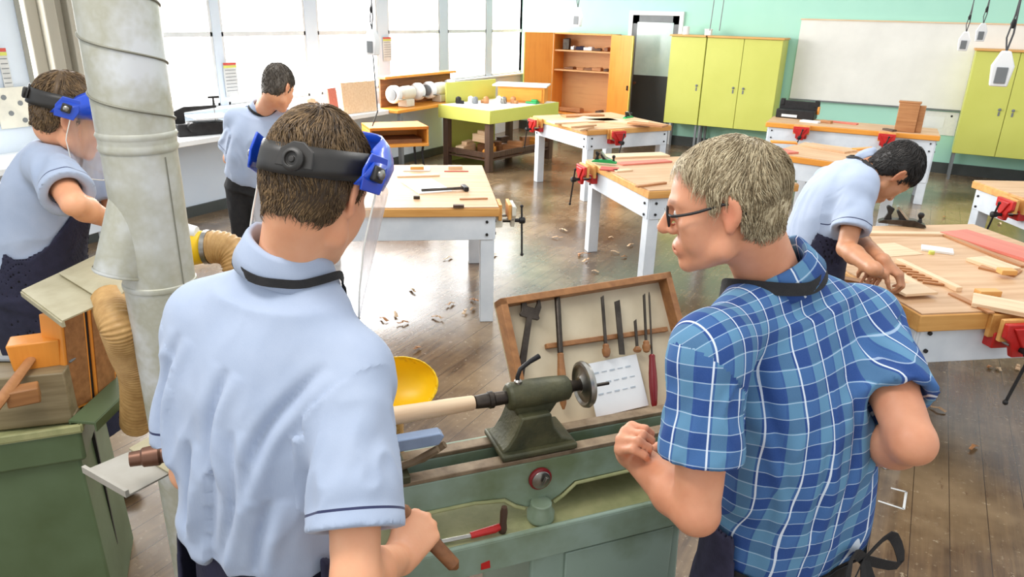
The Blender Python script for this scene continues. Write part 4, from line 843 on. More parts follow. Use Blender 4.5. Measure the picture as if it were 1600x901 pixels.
def windows_side():
    # -------- posters on the piers between the windows
    def poster(label, u0, u1, v0, v1, x=XL+.012):
        a, b = px_(u0, v0, x), px_(u1, v1, x); y0, y1, z1, z0 = a[1], b[1], a[2], b[2]; t = thing('poster', label, 'poster', (x, (y0+y1)/2, z0)); h = z1-z0; w = y1-y0
        MB().box((0, 0, h/2), (.004, w, h)).build('sheet', MAT['poster_paper'], t); MB().box((.003, 0, h*.96), (.003, w, h*.07)).build('red_band', MAT['red_flat'], t); MB().box((.003, 0, h*.88), (.003, w, h*.07)).build('yellow_band', MAT['lime'], t)
        for k in range(7): MB().box((.003, 0, h*(.78-.1*k)), (.001, w*.8, h*.018)).build('text_line', MAT['grey'], t)
    poster('tall notice with red and yellow header on the pier behind the boy in black trousers', 348, 374, 98, 150); poster('small cream notice with red header beside the hanging outlet', 598, 612, 58, 95)
    poster('big notice with red and yellow header on the wall at far left', -6, 24, 75, 150)
    c = px_(22, 168, XL+.02); t = thing('wall_clipboard', 'pale sheet with small sketches pinned low on the left wall', 'notice', c); MB().box((0, 0, 0), (.006, .24, .30)).build('sheet', MAT['cream'], t)
    for k in range(4): MB().lathe([(.02, 0), (.02, .003)], (.003, (-.06, .05, -.03, .06)[k], (.08, .03, -.04, -.1)[k]), (1, 0, 0), 8).build('sketch', MAT['grey'], t)
    # -------- scroll saws on the ledge
    def saw(label, p, rz, body, s=1.0):
        t = thing('scroll_saw', label, 'scroll saw', p, rz, 'small machines on the window ledge'); q = lambda *a: [x*s for x in a]
        MB().box(q(0, 0, .055), q(.44, .22, .11)).build('base', MAT[body], t, bevel=.01*s); MB().box(q(.10, 0, .150), q(.34, .28, .014)).build('table', MAT['white'], t, bevel=.004)
        MB().prism([tuple(q(-.22, .06)), tuple(q(-.12, .06)), tuple(q(-.12, .20)), tuple(q(.17, .225)), tuple(q(.17, .25)), tuple(q(-.12, .25)), tuple(q(-.22, .21))], .045*s, (0, 0, 0)).build('arm', MAT[body], t, bevel=.006)
        MB().cyl(q(.155, 0, .06), q(.155, 0, .23), .004*s, n=8).build('blade', MAT['steel'], t); MB().cyl(q(.155, 0, .24), q(.155, 0, .31), .012*s, .010*s).box(q(.155, 0, .32), q(.10, .03, .02)).build('tension_knob', MAT['iron'], t)
        MB().cyl(q(-.1, -.10, .08), q(-.1, -.15, .08), .045*s, .04*s).build('motor', MAT['iron'], t); MB().cyl(q(.20, -.10, .04), q(.20, -.115, .04), .022*s).build('orange_knob', MAT['orange_wood'], t); return t
    z = .756; p = pz(292, 208, z); saw('black scroll saw with a white table on the ledge right behind the metal duct', (-5.75, p[1]+.05, z), R(70), 'iron', 1.0)
    p = pz(372, 190, z); saw('blue-grey scroll saw on the ledge to the left of the boy in black trousers', (-5.78, p[1], z), R(82), 'blue_grey', .85)
    # -------- rack with two double ended grinders
    c = px_(662, 162, -5.56); zt = c[2]; t = thing('grinder_shelf', 'orange edged wooden shelf along the windows carrying two grinders', 'shelf', (c[0], c[1], 0), R(90))
    L = 1.5; MB().box((0, 0, zt-.02), (L, .34, .035)).build('shelf_board', MAT['orange_woodx'], t, bevel=.004); MB().box((.1, .17, zt+.16), (L*1.0, .02, .34)).build('back_board', MAT['brown_wood'], t); MB().box((.1, .13, zt+.345), (L*1.02, .12, .03)).build('top_board', MAT['orange_woodx'], t, bevel=.004)
    for sx, sy in ((-.68, -.145), (.68, -.145)): MB().box((sx, sy, (zt-.04)/2), (.05, .05, zt-.04)).build('leg', MAT['grey'], t, bevel=.003)
    def grinder(label, p):
        g = thing('bench_grinder', label, 'bench grinder', p, R(90), 'bench grinders on the window shelf'); MB().box((0, 0, .045), (.16, .14, .09)).build('pedestal', MAT['cream'], g, bevel=.01)
        MB().lathe([(.04, -.14), (.075, -.11), (.085, -.05), (.085, .05), (.075, .11), (.04, .14)], (0, 0, .16), (1, 0, 0), 20).build('motor', MAT['cream'], g)
        for s in (-1, 1):
            MB().lathe([(.02, 0), (.085, .0), (.105, .02), (.105, .075), (.09, .09), (.02, .092)], (s*.19, 0, .16), (s, 0, 0), 24).build('wheel_guard', MAT['white'], g, bevel=.003); MB().lathe([(.07, 0), (.07, .012), (.01, .014)], (s*.285, 0, .16), (s, 0, 0), 20).build('guard_cover', MAT['grey'], g); MB().box((s*.24, -.12, .11), (.06, .06, .01)).build('tool_rest', MAT['steel'], g)
    grinder('bench grinder at the near end of the orange edged shelf', (c[0], c[1]-.36, zt)); grinder('bench grinder at the far end of the orange edged shelf', (c[0], c[1]+.36, zt))
    # -------- light plywood panel and orange student desk
    p = pz(592, 196, .76); o = MB().box((0, 0, .17), (.02, .52, .34)).build('plywood_sheet', MAT['pale_pine'], bevel=.002); o.location = (-5.62, 6.55, .757); o.rotation_euler = (0, R(-6), R(-6)); tag(o, 'pale plywood panel standing on the ledge left of the grinders', 'panel')
    o = MB().box((0, 0, .15), (.02, .16, .30)).build('plywood_offcut', MAT['pinkish'], bevel=.002); o.location = (-5.62, 6.12, .757); o.rotation_euler = (0, R(-6), R(10)); tag(o, 'narrow pinkish plywood piece beside the pale panel', 'offcut')
    p = pz(598, 200, .72); t = thing('school_desk', 'small orange desk with an open book tray and black legs', 'desk', (p[0], p[1]+.2, 0), R(52))
    MB().box((0, 0, .72), (.62, .42, .03)).build('desktop', MAT['orange_deep'], t, bevel=.004); MB().box((0, .2, .62), (.60, .02, .17)).box((-.3, 0, .62), (.02, .40, .17)).box((.3, 0, .62), (.02, .40, .17)).box((0, 0, .545), (.62, .42, .03)).build('book_tray', MAT['orange_woodx'], t, bevel=.003); MB().box((0, .0, .58), (.5, .3, .04)).build('tray_liner', MAT['brown_wood'], t)
    for sx in (-1, 1):
        for sy in (-1, 1): MB().tube([(sx*.26, sy*.16, .53), (sx*.25, sy*.15, .45), (sx*.29, sy*.19, 0)], .013, 8).build('leg', MAT['iron'], t)
    # -------- lime bench by the windows
    C = pz(766, 173, .76); e = ee(-9); n = ee(81); LW, LL = .84, 1.42; c = C-e*LW/2+n*LL/2
    t = thing('workbench', 'lime sided bench with a white top and dark legs by the windows', 'workbench', (c[0], c[1], 0), R(-9)); MB().box((0, 0, .75), (LW-.02, LL-.02, .02)).build('tabletop', MAT['white'], t, bevel=.003)
    a = MB(); a.box((0, -LL/2, .68), (LW+.02, .03, .16)).box((0, LL/2, .68), (LW+.02, .03, .16)).box((-LW/2, 0, .68), (.03, LL, .16)).box((LW/2, 0, .68), (.03, LL, .16)).build('apron', MAT['lime'], t, bevel=.004)
    for sx in (-1, 1):
        for sy in (-1, 1): MB().box((sx*(LW/2-.07), sy*(LL/2-.07), .31), (.08, .08, .62)).build('leg', MAT['dark_wood'], t, bevel=.004)
    MB().box((0, 0, .14), (LW-.1, LL-.1, .02)).box((LW/2-.07, 0, .20), (.04, LL-.1, .06)).box((0, -LL/2+.07, .20), (LW-.1, .04, .06)).build('lower_shelf', MAT['dark_wood'], t)
    lab = ['orange offcut', 'pale split log', 'brown timber block', 'tan slab', 'dark timber piece', 'long tan plank', 'short pale stick', 'orange edged block']
    where = ['at the near corner', 'beside the near leg', 'at the left', 'behind the near leg', 'in the middle', 'across the back', 'on top of the pile', 'at the right']
    for k in range(8):
        x, y = [(.2, -.45), (-.2, -.45), (0, -.2), (.2, 0), (-.1, .15), (.1, .4), (.05, -.42), (.2, .5)][k]; q = c+e*x+n*y
        o = MB().box((0, 0, .05), (.36-.02*k, .12, .10)).box((.05, 0, .12), (.2, .08, .05)).build('timber_offcut', MAT[['orange_woodx', 'pale_pine', 'brown_wood', 'mid_wood', 'dark_wood', 'mid_wood', 'pale_pine', 'orange_woodx'][k]], bevel=.006)
        o.location = (q[0], q[1], .152+(.16 if k == 6 else 0)); o.rotation_euler = (0, R(rng.uniform(-8, 8)*0), R(50+rng.uniform(-70, 70))); tag(o, lab[k]+' '+where[k]+' of the shelf under the lime bench', 'timber offcut', 'timber under the lime bench')
    o = MB().box((0, 0, .505), (.02, 1.0, 1.01)).build('splash_panel', MAT['lime'], bevel=.003); o.location = (c[0]-LW/2-.06, c[1]+.05, .001); o.rotation_euler = (0, 0, R(-9)); tag(o, 'lime painted panel standing behind the lime bench', 'panel')
    q = c+e*.05+n*.42; t = thing('drawer_box', 'orange drawer box with a white top on the lime bench', 'drawer box', (q[0], q[1], .762), R(20)); MB().box((0, 0, .10), (.62, .40, .20)).build('box_body', MAT['orange_woodx'], t, bevel=.004); MB().box((-.02, 0, .212), (.72, .46, .022)).build('top', MAT['white'], t, bevel=.003); MB().box((0, -.205, .10), (.56, .012, .15)).build('drawer_front', MAT['orange_woodx'], t, bevel=.003)
    q = c+e*.30+n*.30; tag(MB().box((q[0], q[1], .775), (.16, .10, .024)).box((q[0]+.03, q[1], .80), (.08, .05, .03)).build('stapler', MAT['green'], bevel=.006), 'bright green tool on the right corner of the lime bench', 'tool')
    for k in range(7):
        q = c-e*(.33-.075*k)+n*(-.45+.10*k+.06*math.sin(k*2)); o = MB().lathe([(.035, 0), (.04, .02), (.036, .07), (.02, .085), (.001, .09)], (0, 0, 0), n=10).box((.03, 0, .02), (.09, .04, .04)).build('small_fitting', MAT[['iron', 'paper', 'grey', 'mid_wood', 'paper', 'steel', 'mid_wood'][k]], bevel=.002)
        o.location = (q[0], q[1], .761); o.rotation_euler = (0, 0, k); tag(o, ['black fitting at the left end', 'white fitting second from the left', 'grey fitting third in the row', 'tan wooden fitting in the middle', 'white fitting just right of the middle', 'shiny metal fitting', 'tan fitting at the right end'][k]+' of the clutter on the lime bench', 'fitting', 'fittings on the lime bench')
def pendant(label, u, v, t, s=1.0, box=True, tail=None):
    p = pd(u, v, t); r = thing('hanging_outlet', label, 'hanging outlet', p, group='power outlets hanging on cables')
    MB().prism([(-.035*s, -.07*s), (.035*s, -.07*s), (.045*s, .02*s), (.018*s, .085*s), (-.018*s, .085*s), (-.045*s, .02*s)], .05*s, (0, 0, 0)).build('outlet_body', MAT['white'], r, bevel=.006*s)
    MB().box((0, -.028*s, -.02*s), (.045*s, .006, .07*s)).build('socket_face', MAT['grey'], r, bevel=.002)
    H = 3.0-p[2]; MB().tube([(0, 0, .08*s), (.01*s, 0, .16*s), (0.0, 0, .4*s), (.02, 0, H)], .0045*s, 6).tube([(0, 0, .08*s), (-.012*s, 0, .14*s), (.0, .004, .24*s), (.035, 0, H)], .004*s, 6).build('cable', MAT['cable'], r)
    MB().lathe([(.006*s, -.02), (.012*s, 0), (.006*s, .02)], (0, 0, .2*s), n=8).build('cable_clip', MAT['iron'], r)
    if tail: MB().tube([V(*q) for q in tail], .0045*s, 6).build('lower_cable', MAT['cable'], r)
    return r
def benches():
    B = {}
    A = pz(781, 324, YT); e, n = ee(36), ee(126); w, d = 1.22, 1.30; c = A-e*w/2+n*d/2; bench('white-legged workbench with bright sunlit top in the middle of the floor', c, 36, w, d, group='white-legged workbenches'); B[1] = (A, e, n, w, d)
    N = pz(1014, 298, YT); e, n = ee(46), ee(136); w, d = 1.2, 1.13; bench('workbench carrying the green-handled plane, behind the grey-haired man', N+e*w/2+n*d/2, 46, w, d, group='white-legged workbenches'); B[2] = (N, e, n, w, d)
    N = pz(918, 203, YT); e, n = ee(57), ee(147); w, d = 1.10, 1.15; bench('far workbench with two red vises in front of the orange cabinet', N+e*w/2+n*d/2, 57, w, d, group='white-legged workbenches'); B[3] = (N, e, n, w, d)
    A = pz(1197, 190, YT); Z = pz(1470, 212, YT); w = np.linalg.norm((Z-A)[:2]); d = .62; an = math.degrees(math.atan2(Z[1]-A[1], Z[0]-A[0])); e, n = ee(an), ee(an+90)
    bench('long workbench under the whiteboard with a black toolbox on it', A+e*w/2+n*d/2, an, w, d, group='white-legged workbenches', edge='orange_woodx', apron=.46); B[4] = (A, e, n, w, d)
    N = pz(1201, 238, YT); e, n = ee(-12), ee(78); w, d = .92, .86; bench('workbench standing between the long bench and the boy leaning over', N+e*w/2+n*d/2, -12, w, d, group='white-legged workbenches', edge='orange_woodx'); B[5] = (N, e, n, w, d)
    N = pz(1440, 491, YT); e, n = ee(38), ee(128); w, d = 1.28, 1.26; bench('near right workbench where the dark-haired boy glues strips of wood', N+e*w/2+n*d/2, 38, w, d, group='white-legged workbenches', et=.074); B[6] = (N, e, n, w, d)
    A = pz(1636, 322, YT); e, n = ee(30), ee(120); w, d = 1.2, 1.2; bench('workbench cut off by the right edge of the picture', A+e*w/2+n*.2, 30, w, d, group='white-legged workbenches'); B[7] = (A, e, n, w, d)
    v = make_vise('red vise on the left side of the far workbench'); G = 'red woodwork vises bolted to the benches'
    def place(o, p, out): o.location = (p[0], p[1], YT); o.rotation_euler = (0, 0, math.atan2(out[1], out[0])); return o
    N, e, n, w, d = B[3]; place(v, N+n*d*.86, -e); place(dup(v, label='red vise on the near right side of the far workbench'), N+e*w*.30, -n)
    N, e, n, w, d = B[2]; place(dup(v, label='red vise on the corner of the bench with the green-handled plane'), N+n*d*.86, -e)
    A, e, n, w, d = B[1]; place(dup(v, label='vise at the right corner of the sunlit middle bench, handle hanging down'), A+n*.16, e)
    for ch in COL.objects[-1].parent.children if COL.objects[-1].parent else []:
        if ch.name.split('.')[0] in ('front_jaw', 'body_casting'): ch.data = ch.data.copy(); ch.data.materials[0] = MAT['cream']
    N, e, n, w, d = B[6]; p = pz(1578, 487, YT); q = dup(v, label='large red vise in front of the near right workbench'); place(q, N+e*((p-N)@e), -n)
    A, e, n, w, d = B[4]; place(dup(v, label='red vise below the black toolbox on the long bench'), A+e*((pz(1254, 195, YT)-A)@e), -n); place(dup(v, label='red vise below the wood block on the long bench'), A+e*((pz(1387, 208, YT)-A)@e), -n)
    A, e, n, w, d = B[7]; p = pz(1597, 312, YT); place(dup(v, label='red vise on the bench at the right picture edge'), A+n*.25, -e)
    return B
def P_(u, v, z=YT): return pz(u, v, z)
def between(name, label, mat, a, b, w, h, z=YT, cat='board', group=None, bevel=.0015):
    """a board lying level with its long centre line seen from a to b"""
    p, q = pz(a[0], a[1], z+h), pz(b[0], b[1], z+h); d = q-p
    return board(name, label, mat, float(np.linalg.norm(d)), w, h, (p+q)/2, math.degrees(math.atan2(d[1], d[0])), z, cat, group, bevel)
def hand_plane(label, p, rz, s=1.0, tote='iron', body='dark_steel'):
    t = thing('hand_plane', label, 'hand plane', p, rz); q = lambda *a: tuple(x*s for x in a)
    MB().prism([q(-.125, 0), q(.125, 0), q(.12, .012), q(.06, .035), q(-.02, .030), q(-.10, .020), q(-.12, .010)], .062*s, (0, 0, 0)).build('sole', MAT[body], t, bevel=.002)
    MB().prism([q(-.10, .018), q(-.055, .018), q(-.062, .05), q(-.05, .085), q(-.085, .105), q(-.098, .095), q(-.082, .06)], .024*s, (0, 0, 0)).build('tote', MAT[tote], t, bevel=.006*s)
    MB().prism([q(.045, .02), q(.030, .02), q(-.045, .10), q(-.035, .108)], .048*s, (0, 0, 0)).build('blade', MAT['steel'], t, bevel=.001); MB().prism([q(.03, .02), q(-.012, .02), q(-.040, .075), q(-.028, .085)], .040*s, (0, 0, 0)).build('frog', MAT['iron'], t, bevel=.003)
    MB().lathe([(.014*s, 0), (.010*s, .015*s), (.008*s, .022*s), (.017*s, .036*s), (.017*s, .048*s), (.009*s, .056*s), (.001, .057*s)], q(.09, 0, .022), n=14).build('knob', MAT[tote], t); return t
def bench_clutter(B):
    # near right bench
    N, e, n, w, d = B[6]; a6 = 38
    hand_plane('black metal hand plane with steel blade at the far end of the near right bench', tuple(P_(1408, 352)+V(0, 0, .008)), R(8), 1.0)
    between('batten', 'long thin batten lying behind the hand plane', 'pale_pine', (1340, 362), (1480, 364), .05, .012); 
    between('red_board', 'pinkish red board along the right side of the near bench', 'pinkish', (1490, 360), (1640, 407), .20, .016); between('batten', 'narrow dark batten lying under the red board edge', 'mid_wood', (1478, 366), (1600, 415), .035, .012)
    # the ladder-like strip being glued
    between('grooved_strip', 'long pale strip leaning beside the row of cross sticks', 'pale_pine', (1404, 404), (1500, 449), .030, .022)
    p, q = P_(1398, 408), P_(1474, 447)
    between('grooved_strip', 'flat pale strip on the near side of the cross sticks', 'pale_pine', (1362, 402), (1446, 452), .055, .010)
    for k in range(7):
        c = p+(q-p)*(k+.5)/7; u, v = 1407+8.6*k, 414+4.6*k; c = P_(u, v, YT+.01)
        o = board('cross_stick', ('seven short sticks laid like ladder rungs, number %d' % k), 'mid_wood', .085, .014, .010, c, 8, YT+.001, 'stick', 'rungs of the glued ladder strip'); o['label'] = 'short stick laid as a ladder rung between two pale strips'
    between('board', 'flat board under the hand of the dark-haired boy', 'pine', (1352, 443), (1425, 449), .11, .014); between('board', 'pale board lying by the front corner, edge toward the window', 'pale_pine', (1400, 452), (1450, 449), .12, .012, YT+.016)
    between('board', 'thin board sticking out left of the gluing hand', 'mid_wood', (1310, 432), (1362, 442), .05, .014)
    between('board', 'short thick plank on the right of the near bench', 'pale_pine', (1526, 401), (1580, 420), .13, .018); between('wood_block', 'small block on the short thick plank', 'pine_edge', (1562, 420), (1586, 421), .05, .022, YT+.02); between('board', 'plank under the short thick plank at right', 'mid_wood', (1535, 413), (1592, 426), .12, .010, YT)
    between('board', 'wide flat board at the front right over the red vise', 'pale_pine', (1520, 465), (1620, 484), .15, .018, YT+.002); between('wood_block', 'upright square block behind the wide front board', 'pine_edge', (1528, 453), (1561, 453), .045, .025, YT); between('batten', 'thin strip lying left of the wide front board', 'mid_wood', (1486, 457), (1550, 488), .03, .008)
    between('folded_bag', 'clear crumpled plastic bag on the near right bench', 'paper', (1440, 385), (1490, 392), .09, .012, cat='plastic bag'); tag(MB().lathe([(.014, 0), (.015, .014), (.012, .018)], P_(1455, 397)+V(0, 0, .001), n=12).build('glue_cap', MAT['lime']), 'tiny yellow green cap beside the plastic bag', 'cap')
    between('sandpaper_sheet', 'pale sheet of paper behind the gluing hand', 'pale_pine', (1362, 392), (1420, 388), .20, .002, cat='paper'); between('wood_block', 'two-tone block by the forearm of the dark-haired boy', 'mid_wood', (1355, 396), (1378, 404), .045, .03)
    # middle sunlit bench
    between('wood_block', 'square tan block at the back of the sunlit bench', 'pine_edge', (641, 259), (662, 259), .09, .03); between('board', 'pale board under the square tan block', 'white', (630, 263), (672, 263), .14, .008, YT)
    between('shallow_tray', 'long shallow tray outline across the sunlit bench', 'pale_pine', (620, 274), (686, 272), .06, .010); between('ruler', 'thin red and grey ruler on the sunlit bench', 'red_flat', (694, 267), (732, 267), .018, .006, cat='ruler')
    t = thing('hammer', 'hammer with a dark handle lying on the sunlit bench', 'hammer', tuple(P_(694, 299)+V(0, 0, .002)), R(48)); MB().tube([(-.15, 0, .012), (.0, 0, .014), (.13, 0, .014)], [.011, .009, .010], 8).build('handle', MAT['dark_steel'], t); MB().box((.14, 0, .016), (.03, .10, .028)).build('head', MAT['iron'], t, bevel=.004)
    between('batten', 'thin strip right of the hammer', 'mid_wood', (718, 310), (762, 309), .02, .008); between('wood_block', 'small dark block at the front of the sunlit bench', 'dark_wood', (708, 320), (725, 320), .03, .016); between('wood_block', 'little peg left of the hammer on the sunlit bench', 'dark_steel', (646, 306), (656, 306), .02, .02, cat='peg')
    between('board', 'white paper-covered panel on the sunlit bench', 'white', (640, 292), (690, 288), .38, .008)
    between('board', 'pale board at the back right of the sunlit bench', 'pale_pine', (700, 259), (722, 259), .06, .02)
    # bench with the green plane
    hand_plane('small plane with a bright green body on the bench behind the man', tuple(P_(944, 257)+V(0, 0, .017)), R(10), .8, 'iron', 'green'); between('red_board', 'thin red card under the green plane', 'red_flat', (938, 262), (966, 264), .12, .010, cat='card')
    between('board', 'long pale board running back from the green plane', 'pale_pine', (950, 243), (1040, 240), .16, .014); between('board', 'second pale board below the long one', 'pinkish', (968, 255), (1045, 250), .10, .012); between('batten', 'thin batten near the head of the man', 'mid_wood', (995, 290), (1040, 284), .03, .014); between('board', 'pale offcut between plane and man', 'pale_pine', (960, 266), (985, 264), .07, .01)
    # far bench
    G = 'boards lying on the far bench'
    for k, (a, b, w_, z) in enumerate((((860, 190), (960, 186), .20, 0), ((885, 196), (925, 193), .16, .02), ((905, 183), (1010, 192), .26, 0), ((985, 190), (1040, 196), .16, .02), ((900, 202), (922, 197), .10, .0), ((880, 180), (940, 178), .14, .0))):
        between('board', ['wide pale board at the left', 'short board lying on the left boards', 'widest pale board in the middle', 'rough board at the right', 'narrow offcut at the near corner', 'thin board at the back left'][k]+' of the far bench', ['pale_pine', 'pine', 'pale_pine', 'mid_wood', 'pine', 'mid_wood'][k], a, b, w_, .018, YT+z, group=G)
    hand_plane('tiny dark plane on the far bench', tuple(P_(981, 190)+V(0, 0, .04)), R(80), .7, 'iron', 'green')
    # long bench at the back
    t = thing('toolbox', 'open black toolbox with orange latch on the long bench', 'toolbox', tuple(P_(1241, 186)+V(0, .12, .002)), R(-4)); MB().box((0, 0, .05), (.44, .20, .10)).build('box_body', MAT['iron'], t, bevel=.008); MB().box((0, .10, .14), (.46, .05, .10)).box((-.2, .1, .17), (.05, .06, .08)).box((.2, .1, .17), (.05, .06, .08)).build('open_lid', MAT['iron'], t, bevel=.006); MB().box((.235, .05, .10), (.02, .06, .09)).build('orange_latch', MAT['orange_wood'], t, bevel=.003); MB().box((-.06, -.104, .03), (.18, .006, .03)).build('label_plate', MAT['paper'], t)
    c = P_(1412, 208); o = MB().box((0, 0, .15), (.20, .12, .30)).box((.13, .02, .14), (.06, .08, .28)).box((0, 0, .31), (.22, .10, .02)).build('wood_block', MAT['mid_wood'], bevel=.006); o.location = (c[0], c[1]+.15, YT+.002); tag(o, 'tall upright orange-brown wood block on the long bench', 'wood block')
    between('paper_stack', 'white folded paper beside the black toolbox', 'paper', (1252, 187), (1280, 190), .10, .02, cat='paper'); between('board', 'pinkish plank along the back of the long bench', 'pinkish', (1295, 188), (1340, 193), .08, .015); between('batten', 'dark strip left of the upright wood block', 'dark_wood', (1382, 200), (1398, 203), .06, .02); between('board', 'thin board right of the paper on the long bench', 'mid_wood', (1284, 187), (1300, 189), .06, .03)
    # bench between
    G = 'boards on the bench behind the leaning boy'
    for k, (a, b, w_, m_) in enumerate((((1205, 220), (1245, 222), .10, 'orange_woodx'), ((1215, 232), (1240, 238), .12, 'pinkish'), ((1335, 232), (1365, 230), .06, 'orange_woodx'), ((1260, 224), (1330, 236), .2, 'pine'))): between('board', ['orange batten at the back left', 'pinkish offcut at the left', 'orange block at the right', 'wide flat board in the middle'][k]+' of the bench behind the leaning boy', m_, a, b, w_, .016, YT, group=G)
    N, e, n, w, d = B[2]
def floor_scraps():
    pts = [(618, 492), (630, 505), (704, 476), (727, 488), (740, 470), (738, 484), (520, 510), (652, 545), (770, 400), (700, 404), (905, 400), (915, 408), (960, 395), (975, 402), (985, 384), (930, 425), (912, 398), (870, 372), (1560, 578), (1545, 575), (1590, 575), (880, 360), (1520, 700), (1465, 640), (645, 455), (600, 500), (683, 497), (955, 372), (1475, 340), (1520, 352), (1562, 350)]
    for k, (u, v) in enumerate(pts):
        p = pz(u, v, .003); L = rng.uniform(.04, .10); a = rng.uniform(0, 6.28); m = MB(); rows = []
        for i in range(9):
            t = i/8; th = t*rng.uniform(2.2, 4.5); rows.append([(L*(t-.5)+.012*math.sin(th*2), w_, .006+.012*abs(math.sin(th))) for w_ in (-.012*(1-.5*t), .012*(1-.4*t))])
        o = MB().grid(np.array(rows)).build('wood_shaving', MAT[['pale_pine', 'mid_wood', 'pine'][k % 3]], solid=.0012); o.location = p; o.rotation_euler = (0, 0, a); tag(o, 'curled wood shaving lying on the plank floor', 'wood shaving', 'wood shavings scattered on the floor')
    # painted mark on the floor
    A = [pz(*q, .001) for q in ((1372, 782), (1412, 795), (1416, 768), (1392, 762))]
    m = MB()
    for a, b in zip(A, A[1:]):
        d = unit(b-a); s = np.cross(d, V(0, 0, 1))*.005; m._add([a-s, b-s, b+s, a+s], [(0, 1, 2, 3)])
    tag(m.build('chalk_mark', MAT['paper'], solid=.0012), 'white square-shaped scuff marked on the dark floor planks', 'floor mark')
def sheet(name, label, pts, t, mat, parent=None, cat=None, lips=()):
    """flat sheet-metal piece through 3-D corner points, with turned-up lips on chosen edges"""
    P = [np.asarray(p, float) for p in pts]; n = unit(np.cross(P[1]-P[0], P[2]-P[0])); n = n if n[2] > 0 else -n; m = MB(); k = len(P); m._add(P+[p+n*t for p in P], [tuple(range(k)), tuple(range(2*k-1, k-1, -1))]+[((i+1) % k, i, k+i, k+(i+1) % k) for i in range(k)])
    for i, h in lips:
        a, b = P[i], P[(i+1) % k]; d = unit(b-a); s = np.cross(d, n)*.004; m._add([a-s, b-s, b+s, a+s, a-s+n*h, b-s+n*h, b+s+n*h, a+s+n*h], [(0, 1, 2, 3), (4, 5, 6, 7), (0, 1, 5, 4), (1, 2, 6, 5), (2, 3, 7, 6), (3, 0, 4, 7)])
    return m.build(name, mat, parent, world=parent is not None)
LF0 = V(-.869, 1.113, 0); LA = 50
def lathe():
    t = thing('wood_lathe', 'green cast-iron wood lathe between the boy in the face shield and the grey-haired man', 'wood lathe', LF0, R(LA))
    x0, x1 = -.46, .86
    # bed
    m = MB().prism([(x0, .80), (x0, .745), (.18, .742), (.24, .735), (.27, .71), (.30, .695), (.36, .695), (.39, .71), (.43, .742), (x1, .745), (x1, .828), (x0, .828)], .032, (0, .016, 0)); m.box(((x0+x1)/2, .107, .785), (x1-x0, .032, .086)); MB().box(((x0+x1)/2, .06, .765), (x1-x0, .07, .04)).build('bed_web', MAT['gap_dark'], t)  # web coloured dark to stand for the shade between the ways
    m.build('bed', MAT['teal_metal'], t, bevel=.004)
    MB().box(((x0+x1)/2, .016, .834), (x1-x0, .034, .012)).box(((x0+x1)/2, .107, .834), (x1-x0, .034, .012)).build('bed_way', MAT['bed_way'], t, bevel=.002)
    MB().tube([(x0, -.004, .748), (.16, -.004, .745), (.235, -.006, .735), (.265, -.008, .712), (.29, -.008, .70)], .0045, 8).tube([(.37, -.008, .70), (.395, -.008, .715), (.43, -.006, .742), (x1, -.004, .748)], .0045, 8).build('cast_rib', MAT['dusty_green'], t)
    # clamp boss and lever
    MB().lathe([(.030, 0), (.030, .007), (.025, .010), (.022, .010)], (.33, -.002, .778), (0, -1, 0), 24).build('clamp_ring', MAT['red_dark'], t); MB().lathe([(.0245, .0), (.0245, .012), (.012, .016), (.001, .017)], (.33, -.002, .778), (0, -1, 0), 20).cyl((.33, -.026, .775), (.338, -.03, .797), .005, n=8).build('clamp_screw', MAT['steel'], t, bevel=.001)
    MB().lathe([(.034, 0), (.035, .022), (.028, .034), (.027, .05)], (.33, -.018, .668), (0, 0, 1), 22).build('mounting_foot', MAT['teal_metal'], t, bevel=.003)
    # chip tray and side rail
    MB().box(((x0+x1)/2, .13, .662), (x1-x0, .38, .008)).build('chip_tray', MAT['dusty_green'], t); MB().box(((x0+x1)/2, -.058, .625), (x1-x0, .010, .085)).tube([(x0, -.056, .668), (x1, -.056, .668)], .007, 8).box(((x0+x1)/2, .32, .68), (x1-x0, .008, .06)).build('tray_rail', MAT['teal_metal'], t, bevel=.002)
    # pedestals
    for a, b, nm in ((-.50, -.27, 0), (.30, .74, 1)):
        p = MB().box(((a+b)/2, .13, .31), (b-a, .34, .60), taper=(1.08, 1.08)).build('pedestal', MAT['teal_metal'], t, bevel=.008)
        MB().box(((a+b)/2+.03, -.048, .32), (b-a-.12, .012, .50)).build('pedestal_door', MAT['teal_metal'], p, bevel=.003); MB().box((a+.10, -.058, .36), (.02, .012, .07)).build('door_handle', MAT['iron'], p, bevel=.002)
    # headstock
    MB().prism([(-.44, .84), (-.13, .84), (-.13, .88), (-.15, 1.03), (-.18, 1.06), (-.40, 1.06), (-.44, 1.03)], .15, (0, .066, 0)).build('headstock', MAT['olive_iron'], t, bevel=.015)
    MB().box((-.29, .066, 1.075), (.20, .11, .035)).build('belt_cover', MAT['dusty_green'], t, bevel=.010)
    MB().lathe([(.016, 0), (.016, .05), (.026, .052), (.026, .075), (.016, .078), (.014, .10)], (-.135, .066, .98), (1, 0, 0), 20).build('drive_centre', MAT['dark_steel'], t)
    MB().lathe([(.001, 0), (.015, .001), (.016, .022), (.020, .026), (.022, .055), (.018, .06), (.018, .14)], (-.560, .066, .98), (1, 0, 0), 20).build('outboard_spindle', MAT['brass'], t)
    # tailstock
    y = .066
    m = MB().prism([(.235, .845), (.425, .845), (.425, .862), (.395, .872), (.372, .905), (.362, .945), (.285, .945), (.268, .90), (.25, .872), (.235, .862)], .105, (0, y, 0)); m.box((.33, y, .851), (.20, .14, .016)); m.lathe([(.026, 0), (.034, .006), (.036, .06), (.034, .12), (.031, .16), (.024, .168)], (.262, y, .98), (1, 0, 0), 24); m.prism([(.285, .93), (.37, .93), (.40, .975), (.27, .975)], .055, (0, y, 0))
